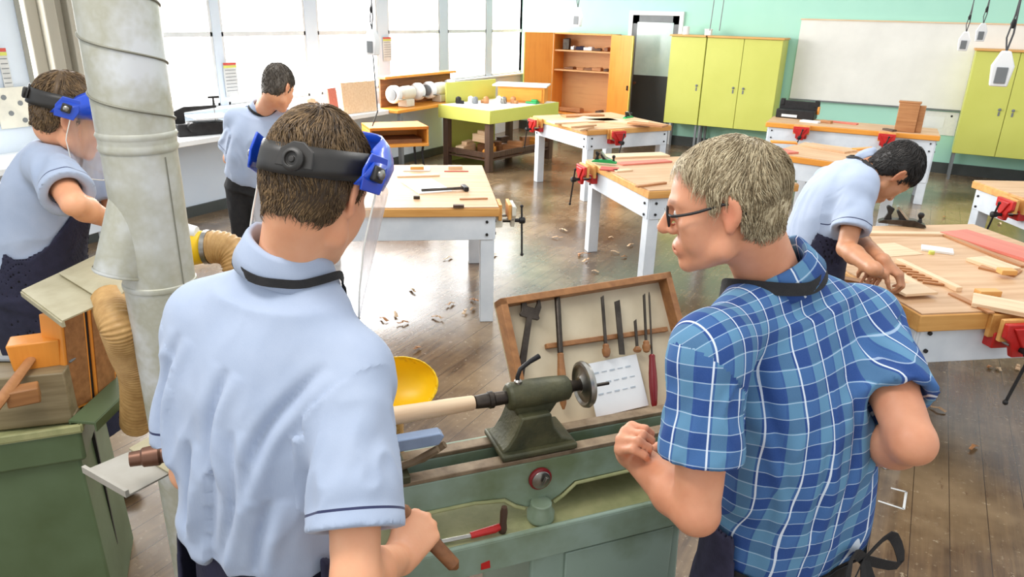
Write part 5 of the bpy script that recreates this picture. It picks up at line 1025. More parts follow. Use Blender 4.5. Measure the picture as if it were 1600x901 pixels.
    m.build('tailstock', MAT['olive_iron'], t, bevel=.005)
    MB().lathe([(.001, 0), (.006, .016), (.016, .018), (.018, .05), (.021, .052), (.021, .062), (.017, .066), (.016, .105)], (.165, y, .98), (1, 0, 0), 20).build('live_centre', MAT['dark_steel'], t); 
    MB().lathe([(.020, 0), (.014, .010), (.013, .03), (.020, .034)], (.43, y, .98), (1, 0, 0), 18).build('wheel_shaft', MAT['dark_steel'], t)
    MB().lathe([(.012, 0), (.020, -.004), (.030, .004), (.046, .006), (.052, .0), (.058, .002), (.060, .010), (.056, .018), (.048, .018), (.034, .012), (.020, .016), (.012, .022), (.001, .024)], (.463, y, .98), (1, 0, 0), 36).build('handwheel', MAT['steel'], t); MB().lathe([(.006, 0), (.0042, .006), (.0042, .045), (.001, .047)], (.485, y-.022, .985), (1, 0, 0), 12).build('wheel_handle', MAT['dark_steel'], t)
    MB().tube([(.292, y, 1.012), (.290, y, 1.030), (.298, y+.004, 1.048), (.325, y+.010, 1.062), (.352, y+.016, 1.070)], [.0055, .0055, .0055, .006, .0068], 10).build('quill_lock_lever', MAT['iron'], t); MB().lathe([(.010, 0), (.010, .01), (.006, .014)], (.292, y, 1.010), n=12).build('lock_nut', MAT['steel'], t)
    # tool rest with its bracket
    MB().prism([(-.22, .925), (.075, .925), (.088, .946), (.078, .956), (-.22, .956)], .030, (0, .012, 0)).build('tool_rest', MAT['blue_grey'], t, bevel=.003)
    MB().tube([(.092, .012, .915), (.045, .03, .875), (-.03, .05, .85)], .009, 8).tube([(.072, .0, .915), (.02, .02, .878), (-.06, .035, .85)], .009, 8).build('rest_bracket', MAT['bed_way'], t); MB().box((-.05, .05, .852), (.11, .12, .02)).cyl((-.05, .012, .86), (-.05, .012, .92), .012, n=14).build('rest_banjo', MAT['olive_iron'], t, bevel=.003)
    w = MB().lathe([(.001, 0), (.021, .001), (.022, .05), (.0205, .12), (.0195, .20), (.0175, .258), (.016, .262), (.001, .263)], (-.082, y, .98), (1, 0, 0), 26).build('turned_blank', MAT['pale_pine']); w.location = LF0; w.rotation_euler = (0, 0, R(LA)); tag(w, 'round pale wood blank held between the lathe centres', 'wood blank')
    W = lambda x, y_, z: LF0+ee(LA)*x+ee(LA+90)*y_+V(0, 0, z)
    # yellow extraction scoop behind the blank
    s = thing('dust_scoop', 'wide yellow dust scoop beside the boy in the foreground, behind the blank', 'dust scoop', W(.02, .19, .985)); F = SDF(V(-.2, -.2, -.12), V(.2, .2, .16), .006); e = ee(LA); n = ee(LA+90); M = np.array([e, n, V(0, 0, 1)]).T
    F.ell((0, 0, 0), (.105, .080, .075), M, 0); F.ell(-n*.010+V(0, 0, .006), (.098, .075, .070), M, 0, 'sub'); F.half(-n*.02, -unit(n*1.0-V(0, 0, .55))); P, Q = F.mesh(2); link('scoop_mouth', np_mesh('scoop_mouth', P, Q), MAT['yellow'], s, smooth='all')
    MB().lathe([(.045, 0), (.045, .06), (.040, .07)], n*.055-V(0, 0, .03), unit(n-V(0, 0, .8)), 22).build('scoop_neck', MAT['yellow'], s); hose('flexible_hose', [n*.09-V(0, 0, .07), n*.13-V(0, 0, .16), n*.14-V(0, 0, .30), n*.14-V(0, 0, .50)], .040, s)
    # tools in the chip tray
    g = thing('gouge', 'dark-handled turning gouge standing up out of the chip tray', 'gouge', W(.222, -.035, .668)); MB().lathe([(.009, 0), (.011, .01), (.0085, .03), (.0095, .06), (.007, .075)], (0, 0, 0), unit(V(.05, 0, 1)), 12).build('handle', MAT['dark_wood'], g); 
    k = thing('spanner', 'shiny chrome spanner with red grip lying in the chip tray', 'spanner', W(.11, -.035, .668), R(LA-4)); MB().tube([(-.045, 0, .010), (.03, 0, .012), (.08, .0, .014)], [.0055, .005, .005], 8).lathe([(.005, 0), (.010, .001), (.010, .012), (.005, .013)], (-.05, 0, .004), n=14).build('shank', MAT['steel'], k); MB().tube([(.03, 0, .013), (.09, .004, .016), (.12, .012, .018)], [.008, .010, .007], 10).build('red_grip', MAT['red'], k)
    MB().prism([(-.012, 0), (.012, 0), (.010, .022), (-.012, .018)], .002, (.17, -.0635, .595)).build('paint_chip', MAT['red'], t)
    return t, W
def hose(name, pts, r, parent, world=False, pitch=.011, mat='hose'):
    P = spline(pts, 60); L = sum(np.linalg.norm(b-a) for a, b in zip(P, P[1:])); n = max(20, int(L/pitch*4)); P = spline(pts, n); rr = [r*(1+.045*math.sin(i*math.pi/2)) for i in range(n)]
    return MB().tube(P, rr, 22).build(name, MAT[mat], parent, world=world, smooth='all')
def tool_case(W):
    """open wooden tool case leaning behind the tailstock"""
    TL, TR = W(.365, .372, 1.115), W(.925, .375, 1.128); BL, BR = W(.355, .150, .775), W(.905, .170, .79)
    X = unit(BR-BL); Z = unit((TL-BL)-X*((TL-BL)@X)); Y = np.cross(Z, X); w = np.linalg.norm(BR-BL); h = np.linalg.norm(TL-BL)-.01; M = np.array([X, Y, Z]).T
    t = thing('tool_case', 'open wooden case with a pale lining standing behind the lathe tailstock', 'tool case', BL); L = lambda x, y, z: M@V(x, y, z)
    MB().box(L(w/2, .012, h/2), (w, .010, h), M).build('pale_lining', MAT['cream_panel'], t)
    m = MB(); f = .020; 
    m.box(L(w/2, -.012, h-f/2), (w, .058, f), M).box(L(w/2, -.012, f/2), (w, .058, f), M).box(L(f/2, -.012, h/2), (f, .058, h), M).box(L(w-f/2, -.012, h/2), (f, .058, h), M); m.build('frame', MAT['box_wood'], t, bevel=.002)
    MB().box((BR-BL)/2+V(0, 0, -.055)+ee(LA+90)*.03, (w, .085, .095), np.array([ee(LA), ee(LA+90), V(0, 0, 1)]).T).build('case_bottom', MAT['box_wood'], t, bevel=.003)
    def pos(u, v):
        d = _ray(u, v); o_ = BL-Y*.006; p = cO+d*(((o_-cO)@Y)/(d@Y)); q = (p-BL)@M; return q[0], q[2]
    a, b = pos(853, 541), pos(1042, 514); A, B_ = L(a[0], -.004, a[1]), L(b[0], -.004, b[1]); d = unit(B_-A); MB().box((A+B_)/2, (np.linalg.norm(B_-A), .018, .014), np.array([d, Y, np.cross(d, Y)]).T).build('tool_rack_strip', MAT['box_wood'], t, bevel=.002)
    D = BL; q = pos(962, 596); 
    o = thing('paper_sheet', 'white handwritten sheet in the open tool case', 'paper', D); c = L(q[0], -.006, q[1]-.01); MB().box(c, (.17, .003, .15), M).build('sheet', MAT['white'], o)
    for i in range(3):
        for j in range(5): MB().box(c+L(-.055+.026*j+.006*(i % 2), -.0026, .045-.030*i), (.016, .0012, .0022 if (i+j) % 2 else .004), M).build('pencil_mark', MAT['faint'], o)
    def tool(name, label, cat, u, v0, v1, wd, hd, kind):
        p0, p1 = pos(u[0], v0), pos(u[1], v1); p0 = V(p0[0], -.022, p0[1]); p1 = V(p1[0], -.022, p1[1]); o = thing(name, label, cat, D, group='tools held in the wooden case'); a_, b_ = M@p0, M@p1; d = unit(b_-a_); n = np.linalg.norm(b_-a_); K = np.array([np.cross(Y, d), Y, d]).T; K[:, 0] = unit(K[:, 0]); bl = n*(1-hd)
        if kind == 'flat': MB().prism([(-wd/2, 0), (wd/2, .006), (wd/2, bl), (-wd/2, bl)], .004, a_, K).build('blade', MAT['dark_steel'], o)
        else: MB().tube([a_, a_+d*.012, a_+d*bl], [wd*.2, wd/2, wd/2], 10).build('blade', MAT['dark_steel'], o)
        if hd > 0:
            hp = n*hd; MB().lathe([(.006, 0), (.0095, .004), (.009, .014), (.012, hp*.35), (.0125, hp*.6), (.009, hp*.9), (.003, hp)], a_+d*bl, d, 14).build('handle', MAT[kind if kind in MAT else 'box_wood'] if kind not in ('flat', 'rod') else MAT['box_wood'], o)
        return o
    tool('turning_gouge', 'long thick gouge with a dark brown handle, left of the tailstock wheel', 'gouge', (867, 877), 460, 640, .017, .48, 'rod')
    tool('file', 'slim dark file left of the broad rasp', 'file', (937, 944), 463, 560, .009, .22, 'flat'); tool('rasp', 'broad dark flat rasp in the middle of the tool case', 'rasp', (960, 968), 470, 555, .017, .0, 'flat'); tool('chisel', 'short narrow chisel between the rasp and the red-handled tool', 'chisel', (988, 992), 500, 552, .008, .18, 'flat')
    tool('chisel', 'thin pale-bladed scraper at the right of the tool case', 'scraper', (1002, 1006), 460, 552, .007, .2, 'flat'); tool('screwdriver', 'long-bladed tool with a dark red handle at the right of the case', 'screwdriver', (1010, 1018), 458, 640, .006, .46, 'red_dark')
    # double ended spanner hanging at the left
    o = thing('open_spanner', 'big dark open-ended spanner hanging at the left of the tool case', 'spanner', D, group='tools held in the wooden case'); p, q_ = pos(828, 472), pos(810, 590); a_, b_ = L(p[0], -.020, p[1]), L(q_[0], -.020, q_[1]); d = unit(b_-a_); K = np.array([unit(np.cross(Y, d)), Y, d]).T
    n = np.linalg.norm(b_-a_); MB().prism([(-.008, .05), (-.026, .050), (-.030, .044), (-.026, .036), (-.030, .012), (-.022, -.012), (-.014, -.014), (-.016, .004), (-.012, .018), (.012, .018), (.016, .004), (.014, -.014), (.022, -.012), (.030, .012), (.026, .036), (.030, .044), (.026, .05), (.008, .05), (.010, n), (-.010, n)], .009, a_, K).build('spanner_body', MAT['dark_steel'], o, bevel=.0015)
def left_machine():
    C = V(-1.929, .965, 0); t = thing('machine_stand', 'green pedestal of a second lathe in the lower left corner', 'machine stand', C, R(50)); hx = -.62
    MB().box((hx/2, .21, .31), (-hx-.02, .40, .62), taper=(1.05, 1.05)).build('pedestal', MAT['green_metal'], t, bevel=.008); MB().box((hx/2, .21, .665), (-hx+.02, .44, .10)).build('upper_band', MAT['green_metal'], t, bevel=.010); MB().box((hx/2, .21, .714), (-hx+.03, .45, .008)).build('tray_top', MAT['dusty_green'], t)
    MB().box((hx/2, -.012, .725), (-hx+.03, .014, .022)).box((.012, .21, .725), (.014, .45, .022)).build('tray_rim', MAT['dusty_green'], t, bevel=.003)
    MB().box((-.004, .185, .33), (.010, .012, .58)).build('panel_joint', MAT['iron'], t); MB().tube([(hx+.3, -.004, .60), (hx+.36, -.005, .598)], .004, 6).build('slot', MAT['iron'], t)
    W = lambda x, y, z: C+ee(50)*x+ee(140)*y+V(0, 0, z)
    # bed of the second lathe rising at the back right (sloping channel)
    m = MB(); a, b = pz(128, 660, .74), pz(228, 566, .76); d = unit(b-a); s = ee(50); u = np.cross(s, d); L_ = np.linalg.norm(b-a); K = np.array([d, s, V(0, 0, 1)]).T; K = np.array([d, np.cross(unit(np.cross(d, s)), d)*-1, unit(np.cross(d, s))]).T
    c = (a+b)/2; m.box(c, (L_, .075, .010), K).box(c+K@V(0, .037, .012), (L_, .006, .030), K).box(c+K@V(0, -.037, .012), (L_, .006, .030), K); o = m.build('angle_channel', MAT['green_metal'], bevel=.0015); tag(o, 'long dusty green metal channel along the edge of the left stand', 'metal channel')
    # wooden case standing on end
    p0, p1 = pz(108, 655, .724), pz(196, 598, .724); d = unit(p1-p0); rz = math.atan2(d[1], d[0])-HALF_PI; K = rotz(rz); T = rotx(R(-7)); c0 = p0+d*.10-K@V(.036, 0, 0)
    k = thing('wooden_case', 'closed orange wooden case standing on end beside the mallet', 'wooden case', c0, rz)
    for yy, mt in ((-.050, 'orange_wood'), (.050, 'orange_wood')): MB().box(T@V(0, yy, .150), (.072, .088, .29), T).build('case_half', MAT[mt], k, bevel=.003); MB().box(T@V(.037, yy, .150), (.003, .070, .27), T).build('side_panel', MAT['box_wood'], k)
    MB().box(T@V(0, 0, .150), (.062, .012, .28), T).build('joint_gap', MAT['iron'], k); MB().box(T@V(-.037, -.03, .26), (.004, .03, .02), T).build('latch', MAT['steel'], k)
    z0 = .722
    for nm, lb, mt, L_, w_, h_, u, v, z, an in (('timber_block', 'dusty timber block holding up the mallet', 'dusty_w', .14, .12, .115, 46, 590, 0, 30), ('wood_block', 'small red-brown block under the mallet handle', 'box_wood', .075, .05, .045, 34, 606, .116, 60), ('board', 'rough board along the front of the left stand', 'dusty_w', .30, .05, .022, 28, 652, 0, 44), ('steel_rule', 'grey steel rule behind the mallet', 'grey', .26, .03, .008, 44, 560, .162, 30), ('timber_block', 'grey-brown block at the back of the left stand', 'dusty_w', .22, .12, .16, 40, 575, 0, 45), ('batten', 'short pointed scrap in front of the dusty block', 'pale_pine', .12, .03, .014, 62, 652, 0, 60)):
        q = pz(u, v, z0+z+h_); board(nm, lb, mt, L_, w_, h_, q, an, z0+z+.0015, nm.replace('_', ' '), bevel=.004)
    # carpenter's mallet
    zt = .722+.165; p = pz(58, 548, zt+.035); g = thing('mallet', 'orange wooden carpenter mallet lying with its handle toward the corner', 'mallet', p); d = unit((pz(95, 540, zt)-pz(20, 550, zt))*V(1, 1, 0)); h = np.cross(d, V(0, 0, 1)); h = h if h@(pz(10, 600, zt)-p) > 0 else -h; h = unit(h-V(0, 0, .25)-d*.35)
    MB().prism([(-.058, -.040), (.058, -.040), (.064, .040), (-.064, .040)], .075, (0, 0, 0), np.array([d, unit(np.cross(V(0, 0, 1), d)), V(0, 0, 1)]).T).build('head', MAT['orange_wood'], g, bevel=.004)
    MB().tube([h*.02, h*.08, h*.17, h*.24], [.013, .014, .016, .014], 10, flat=.75).build('handle', MAT['mid_wood'], g)
def ducts():
    c = V(-1.600, 1.070, 0); r = .083
    t = thing('extraction_duct', 'thick galvanised spiral duct rising past the top of the picture', 'duct', c)
    pr = [(r, 0.0), (r, 1.15)]; m = MB(); m.lathe([(r, 0), (r, 1.19), (r+.003, 1.192), (r+.004, 1.198), (r+.003, 1.204), (r, 1.206), (r, 1.54)], (0, 0, 0), n=48); m.build('lower_pipe', MAT['galv'], t); MB().lathe([(r+.002, 0), (r+.005, .008), (r+.002, .016), (r+.002, .03), (r+.006, .038), (r+.002, .046)], (0, 0, 1.53), n=48, cap=False).build('collar', MAT['galv'], t, smooth='all')
    MB().lathe([(r+.002, 1.55), (r+.006, 3.0)], (0, 0, 0), n=48).build('upper_pipe', MAT['galv'], t)
    S = [V((r+.004)*math.cos(-a+2.2), (r+.004)*math.sin(-a+2.2), 1.575+.125*(a/(2*math.pi))) for a in np.linspace(0, 2*math.pi*11, 560)]; MB().tube(S, .0028, 6).build('spiral_seam', MAT['galv_dark'], t, smooth='all')
    toc = unit(-c); vx = V(-toc[1], toc[0], 0)
    MB().tube([c*0+toc*(r*.80)+vx*(r*.62)+V(0, 0, z) for z in (.05, 1.52)], .0014, 6).build('lock_seam', MAT['galv_dark'], t)
    MB().box(toc*(r-.001)+V(0, 0, 1.275), (.004, .10, .05), np.array([toc, vx, V(0, 0, 1)]).T).build('scuffed_patch', MAT['galv_dark'], t) if False else None
    # branch to the left machine
    a = c+V(0, 0, 1.50); b = pd(188, 428, 1.76); M = b-a; g = thing('branch_duct', 'tapering branch pipe joining the big duct from its left side', 'duct', b); MB().tube([V(0, 0, 0), (a-b)*.5, (a-b)*1.0], [.060, .056, .050], 36).build('tapered_pipe', MAT['galv'], g); MB().tube([(a-b)*.01, (a-b)*.03], [.0625, .062], 36, cap=False).build('pipe_rim', MAT['galv'], g, smooth='all')
    # sheet metal hood plates of the left machine
    h = thing('sheet_hood', 'bent sheet-metal hood plates at the foot of the branch pipe', 'sheet metal hood', pz(120, 450, 1.12)); bpy.context.view_layer.update(); z = 1.115
    sheet('outer_plate', '', [pz(34, 455, z), pz(98, 503, z-.004), pz(163, 474, z+.004), pz(92, 428, z+.004)], .004, MAT['sheet'], h, lips=((0, -.014),)); sheet('inner_plate', '', [pz(92, 428, z+.012), pz(172, 477, z+.012), pz(200, 452, z+.03), pz(205, 398, z+.03), pz(150, 400, z+.02)], .004, MAT['sheet'], h)
    hose('brown_flexible_hose', [pz(172, 470, z-.01)+V(0, 0, 0), pd(185, 505, 1.84), pd(200, 548, 1.90), pd(216, 592, 1.98), pd(214, 660, 2.2)], .046, None, world=False)
    o = COL.objects[-1]; tag(o, 'brown corrugated hose hanging under the sheet-metal hood', 'hose')
    # tray at the outboard spindle of the lathe
    h = thing('sheet_tray', 'square sheet-metal tray with a turned lip under the brown spindle', 'sheet metal tray', pz(200, 740, .90)); bpy.context.view_layer.update(); z = .90
    sheet('tray_plate', '', [pz(132, 737, z), pz(200, 776, z), pz(266, 741, z), pz(206, 706, z)], .004, MAT['sheet_grey'], h, lips=((0, .016),)); sheet('back_plate', '', [pz(202, 702, z+.006), pz(268, 742, z+.006), pz(282, 700, z+.012), pz(246, 677, z+.010)], .004, MAT['sheet'], h)
    b = W_(-.50, .10, 0); 
    MB().tube([pz(290, 722, z)-V(0, 0, .0), pz(290, 722, z)*V(1, 1, 0)], .012, 10).build('tray_post', MAT['grey'], h, world=True)
    # second yellow scoop with elbow hose
    p = pd(314, 386, 2.35); s = thing('dust_scoop', 'small yellow dust scoop peeping out right of the big duct', 'dust scoop', p); m = MB().tube([V(-.10, 0, .01), V(-.03, 0, .0), V(.02, 0, 0)]@np.array([cR, cU, -cF]), [.085, .060, .050], 26); m.build('scoop_body', MAT['yellow'], s, smooth='all')
    MB().tube([V(-.06, .052, .03), V(.0, .045, .03)]@np.array([cR, cU, -cF]), [.03, .02], 10).build('white_flap', MAT['white'], s)
    q = lambda a, b, cc: cR*a+cU*b-cF*cc; hose('corrugated_elbow', [q(.02, 0, 0), q(.065, .0, 0), q(.105, -.02, 0), q(.125, -.07, 0), q(.125, -.16, 0)], .052, s, pitch=.014)
    MB().tube([q(.015, 0, 0), q(.03, 0, 0)], .056, 24).build('hose_clamp', MAT['steel'], s)
    MB().tube([q(.125, -.16, 0), p*V(1, 1, 0)-p+q(.125, 0, 0)*V(1, 1, 0)+V(0, 0, .02)], .05, 16).build('down_pipe', MAT['grey'], s)
    # grey stand with yellow cables at the lower left of the boy
    t = thing('support_pole', 'thin white pole beside the lathe pedestal at the lower left', 'pole', pz(296, 900, .35)*V(1, 1, 0)); MB().lathe([(.03, 0), (.03, .01), (.010, .014), (.010, .52), (.004, .53)], (0, 0, 0), n=14).build('pole', MAT['white'], t)
def far_left():
    # light bench and lathe parts behind the left boy
    p = pz(12, 345, .80); t = thing('machine_table', 'pale grey metal table behind the left boy', 'table', p*V(1, 1, 0)+V(-.35, .2, 0), R(10)); MB().box((0, 0, .80), (.9, .6, .04)).build('tabletop', MAT['cream'], t, bevel=.004); MB().box((0, 0, .70), (.84, .54, .12)).build('apron', MAT['white_paint'], t, bevel=.004)
    for sx in (-1, 1):
        for sy in (-1, 1): MB().box((sx*.38, sy*.24, .33), (.05, .05, .66)).build('leg', MAT['white_paint'], t, bevel=.003)
    MB().box((0, 0, .2), (.8, .5, .03)).build('lower_shelf', MAT['grey'], t)
    board('orange_board', 'orange-red board on the pale metal table at far left', 'red_flat', .5, .2, .05, p+V(-.3, .1, 0), 12, .822, 'board')
    MB_ = thing('floor_stand', 'dark grey machine base standing on the floor at far left', 'machine base', pz(20, 520, .3)*V(1, 1, 0)); MB().box((0, 0, .15), (.5, .4, .30)).build('base_box', MAT['grey'], MB_, bevel=.01); MB().box((0, 0, .33), (.56, .46, .05)).build('top_plate', MAT['cream'], MB_, bevel=.006); MB().box((0, -.1, .375), (.5, .06, .03)).build('red_strip', MAT['red'], MB_, bevel=.003)
def lights():
    w = bpy.data.worlds.new('World'); SC.world = w; w.use_nodes = True; b = w.node_tree.nodes['Background']; b.inputs[0].default_value = (.93, .97, 1, 1); b.inputs[1].default_value = WORLD_ST
    for k, (yc, L) in enumerate(((5.0, 5.4),)):
        l = bpy.data.lights.new('window_daylight', 'AREA'); l.shape = 'RECTANGLE'; l.size = 1.7; l.size_y = L; l.energy = WIN_W; l.color = (1, .99, .97); o = bpy.data.objects.new('window_daylight', l); COL.objects.link(o); o.location = (XL+.08, yc, 1.85); o.rotation_euler = (0, R(-90), 0)
    for k, (x, y) in enumerate(((-3.6, 3.0), (-.6, 3.0), (-3.2, 7.6), (.4, 7.6), (-1.2, .3))):  # added fill lamps overhead, no fixtures behind them
        l = bpy.data.lights.new('overhead_fill', 'AREA'); l.shape = 'RECTANGLE'; l.size = 1.4; l.size_y = .4; l.energy = FILL_W; l.color = (1, .97, .93); o = bpy.data.objects.new('overhead_fill', l); COL.objects.link(o); o.location = (x, y, 3.0)
    v = SC.view_settings; v.view_transform = 'Standard'; v.look = 'None'; v.exposure = EXPO; v.gamma = 1
    try: v.use_curve_mapping = False
    except Exception: pass
    SC.cycles.max_bounces = 6; SC.cycles.transparent_max_bounces = 12
def legs(J, X, s=1.0, spread=.10, fwd=(0, 0, 0), pel=None, zk=.47, za=.07):
    P = J['pelvis'] if pel is None else pel; F = np.cross(V(0, 0, 1), X); fwd = F
    for q, sg in (('L', -1), ('R', 1)):
        J['hip'+q] = P+X*sg*.085*s; kn = P+X*sg*spread*s; J['kn'+q] = V(kn[0], kn[1], zk*s)+fwd*.02; J['an'+q] = V(kn[0], kn[1], za)+fwd*(-.01)
    return J
def people():
    ppl = {}
    # ---------------- boy in the foreground, seen from behind
    J = {}; J['head'] = pd(494, 298, 1.17); J['C7'] = pd(448, 400, 1.20)+V(0, 0, 0); J['pelvis'] = pd(428, 960, 1.38)
    J['shL'] = pd(320, 500, 1.27); J['shR'] = pd(552, 582, 1.17)
    J['elR'] = limb(556, 905, J['shR'], .290, True); J['wrR'] = limb(622, 872, J['elR'], .225, False)
    J['elL'] = limb(300, 735, J['shL'], .285, False); J['wrL'] = J['elL']+unit(V(.75, .60, -.12))*.235
    X = unit((J['shR']-J['shL'])*V(1, 1, 0)); legs(J, X, .97)
    M = head_M(12, 26, 4); fd = unit(pd(668, 815, 1.33)-J['wrR'])
    hr = dict(d=fd, n=unit(np.cross(fd, cU*1.0)*0+cR*.55+cU*.75-cF*.2), side=-1, curl=(62, 88, 50), thumb=(35, 30, 30))
    hl = dict(d=unit(V(.8, .55, -.1)), n=V(.1, -.5, .8), side=1, curl=(40, 60, 35))
    o = dict(s=.96, hs=.93, M=M, skin=MAT['skin_fair'], style='short', hairmat=MAT['hair_brown'], shirt=MAT['chambray'], handR=hr, handL=hl, hb=.004, hc=.0055, strands=6500, top=.026, slen=.030, swd=.0010, seed=3, wrinkle=.009, ease=.026, hem=.265, sleeve=.78, flare=1.0, collar=1.03, neck=.9, girth=.95, hh=.0032, lift=.005,
             creases=[[(.155, -.13), (.10, -.22), (.075, -.30), (.07, -.38)], [(0, -.16), (-.012, -.24), (0, -.36)], [(-.125, -.14), (-.15, -.27), (-.125, -.42)], [(.035, -.25), (.05, -.38), (.03, -.50)], [(-.06, -.30), (-.05, -.48)], [(.11, -.36), (.10, -.5)]],
             aprontop=.5, apronback=-.045, tie=False, strapw=.014)
    ppl['A'] = person('brown-haired boy seen from behind at the lathe, in a pale blue shirt', J, o)
    face_shield('face shield with black headband and blue crown on the brown-haired boy in front', J['head'], M, .93, dict(tilt=.10, kx=.028, len=.235)); JA = J
    # handle held in the fist
    k = thing('turning_chisel', 'dark wooden chisel handle gripped in the boy\'s right hand', 'chisel', J['wrR']+fd*.085); ax = unit(cU*.80-cR*.42+cF*.1)
    ax = unit(ax-fd*(ax@fd)); c0 = -hr['n']*.022
    MB().lathe([(.004, -.10), (.013, -.09), (.014, -.03), (.012, .02), (.014, .05), (.008, .062)], c0, ax, 16).build('handle', MAT['brown_wood'], k); MB().tube([c0+ax*.06, c0+ax*.10], [.006, .005], 8).build('ferrule', MAT['steel'], k)
    # ---------------- grey-haired man
    J = {}; J['head'] = pd(1134, 320, 1.32); J['C7'] = pd(1212, 425, 1.40); J['pelvis'] = pd(1215, 905, 1.62)
    J['shL'] = pd(1108, 548, 1.26); J['shR'] = pd(1352, 500, 1.50)
    J['elL'] = limb(1088, 800, J['shL'], .290, False); J['wrL'] = limb(985, 705, J['elL'], .235, False)
    J['elR'] = limb(1425, 690, J['shR'], .290, True); J['wrR'] = limb(1345, 705, J['elR'], .235, False)
    X = unit((J['shR']-J['shL'])*V(1, 1, 0)); legs(J, X, 1.0)
    M = head_M(104, 14, 0); fd = unit(pd(960, 655, 1.36)-J['wrL'])
    hl = dict(d=fd, n=unit(cU*.55-cR*.7-cF*.45), side=1, curl=[(48, 75, 45), (58, 82, 50), (64, 85, 50), (68, 85, 50)], thumb=(30, 20, 10), tdir=unit(cR*.75+cU*.1+cF*.5))
    o = dict(s=1.0, hs=.99, M=M, skin=MAT['skin_tan'], style='grey', hairmat=MAT['hair_grey'], shirt=MAT['plaid'], handL=hl, handR=dict(d=unit(J['wrR']-J['elR']), n=V(.3, .3, .8), side=-1, curl=(20, 30, 20)), hb=.004, hc=.0055, strands=7000, top=.006, slen=.034, swd=.0010, seed=5, wrinkle=.008, ease=.026, hem=.165, sleeve=.66, sleeveR=.70, flare=.95, collar=1.06, girth=1.08, hh=.0032, jaw=1.08, nose=1.07, arch=1.2, arm=1.08, lift=.006,
             creases=[[(.10, -.13), (.135, -.24), (.10, -.40)], [(.04, -.17), (.06, -.3), (.03, -.48)], [(-.12, -.10), (-.11, -.24), (-.06, -.42)], [(-.02, -.28), (-.01, -.5)], [(.155, -.18), (.14, -.36)], [(-.15, -.2), (-.10, -.36), (-.08, -.5)]],
             creasek=.6, aprontop=.55, trousers=MAT['black_cloth'], strapw=.024, tiez=.15, bow=(((.07, .05), (.10, -.03)), ((-.06, .045), (-.085, -.03)), ((.03, -.10), (.06, -.22)), ((-.02, -.10), (-.03, -.20))), bowx=.06, apronmat=MAT['navy_apron'])
    ppl['B'] = person('grey-haired man in glasses and a blue checked shirt leaning toward the lathe', J, o)
    c = J['head']; W = lambda x, y, z: c+M@V(x, y, z)*.99; g = thing('eyeglasses', 'dark-rimmed glasses worn by the grey-haired man', 'glasses', W(0, .1, 0)); bpy.context.view_layer.update()
    for q in (-1, 1):
        ring = [W(q*.032+.025*math.copysign(abs(math.cos(a))**.7, math.cos(a)), .104-.10*abs(.025*math.cos(a)+.032)**1.2*0-.16*(q*.032+.025*math.cos(a))**2*10*.5, .002+.0165*math.copysign(abs(math.sin(a))**.7, math.sin(a))) for a in np.linspace(0, 2*math.pi, 28)]
        MB().tube(ring, .0021, 8).build('rim', MAT['iron'], g, world=True)
        m = MB(); m._add(ring[:-1], [tuple(range(27))]); m.build('lens', MAT['lens'], g, world=True)
        MB().tube(spline([W(q*.057, .098, .010), W(q*.073, .088, .010), W(q*.0775, .05, .012), W(q*.0805, .0, .020), W(q*.078, -.022, .012), W(q*.077, -.035, -.004)], 20), .0026, 8).build('temple_arm', MAT['iron'], g, world=True)
    MB().tube([W(-.008, .106, .008), W(0, .109, .010), W(.008, .106, .008)], .002, 8).build('bridge', MAT['iron'], g, world=True)
    # ---------------- dark haired boy on the right, bent over the bench
    J = {}; J['head'] = pd(1396, 258, 2.92); J['C7'] = pd(1352, 262, 3.00); J['pelvis'] = pd(1262, 408, 3.14)
    J['shR'] = pd(1345, 292, 2.90); J['shL'] = J['shR']+unit(V(-.42, .90, -.16))*.34
    J['C7'] = pd(1350, 250, 3.0); J['elR'] = limb(1322, 388, J['shR'], .27, True); J['wrR'] = limb(1366, 420, J['elR'], .225, True)
    J['elL'] = J['shL']+V(.14, -.10, -.20); J['wrL'] = J['wrR']+V(.02, .13, .0)
    X = unit((J['shR']-J['shL'])*V(1, 1, 0)); legs(J, X, .93); M = head_M(-52, 62, 6)
    J['head'] = pd(1390, 270, 2.95)
    fd = unit(pz(1392, 432, .80)-J['wrR'])
    o = dict(s=.93, hs=.97, M=M, skin=MAT['skin_olive'], style='full', hairmat=MAT['hair_dark'], shirt=MAT['chambray'], handR=dict(d=fd, n=unit(V(.2, -.3, .9)), side=-1, curl=(40, 55, 30), thumb=(35, 20, 20)), handL=dict(d=V(.8, -.3, -.4), n=V(.3, 0, .9), side=1, curl=(40, 55, 30)), hb=.005, hc=.007, strands=2600, top=.032, slen=.028, swd=.0022, seed=8, wrinkle=.008, ease=.028, hem=-.02, sleeve=.72, flare=1.0, hh=.006, neckmix=1.0, collar=.72, aprontop=.30, apronback=-.05, tiez=.12, strapw=.016)
    ppl['C'] = person('dark-haired boy in a pale blue shirt bent over the near right workbench', J, o)
    # ---------------- boy at the left behind the duct
    J = {}; J['head'] = pd(108, 182, 2.25); J['C7'] = pd(78, 222, 2.33); J['pelvis'] = pd(62, 450, 2.50)
    J['shR'] = pd(76, 256, 2.25); J['shL'] = J['shR']+unit(V(-.55, .80, .0))*.35; J['C7'] = (J['shR']+J['shL'])/2+V(0, 0, .075); 
    J['elR'] = limb(116, 318, J['shR'], .26, True); J['wrR'] = limb(172, 345, J['elR'], .21, False)
    J['wrL'] = pd(208, 352, 2.42); J['elL'] = (J['shL']+J['wrL'])/2+V(-.02, .0, -.13)
    X = unit((J['shR']-J['shL'])*V(1, 1, 0)); legs(J, X, .94); M = head_M(-28, 24, 4)
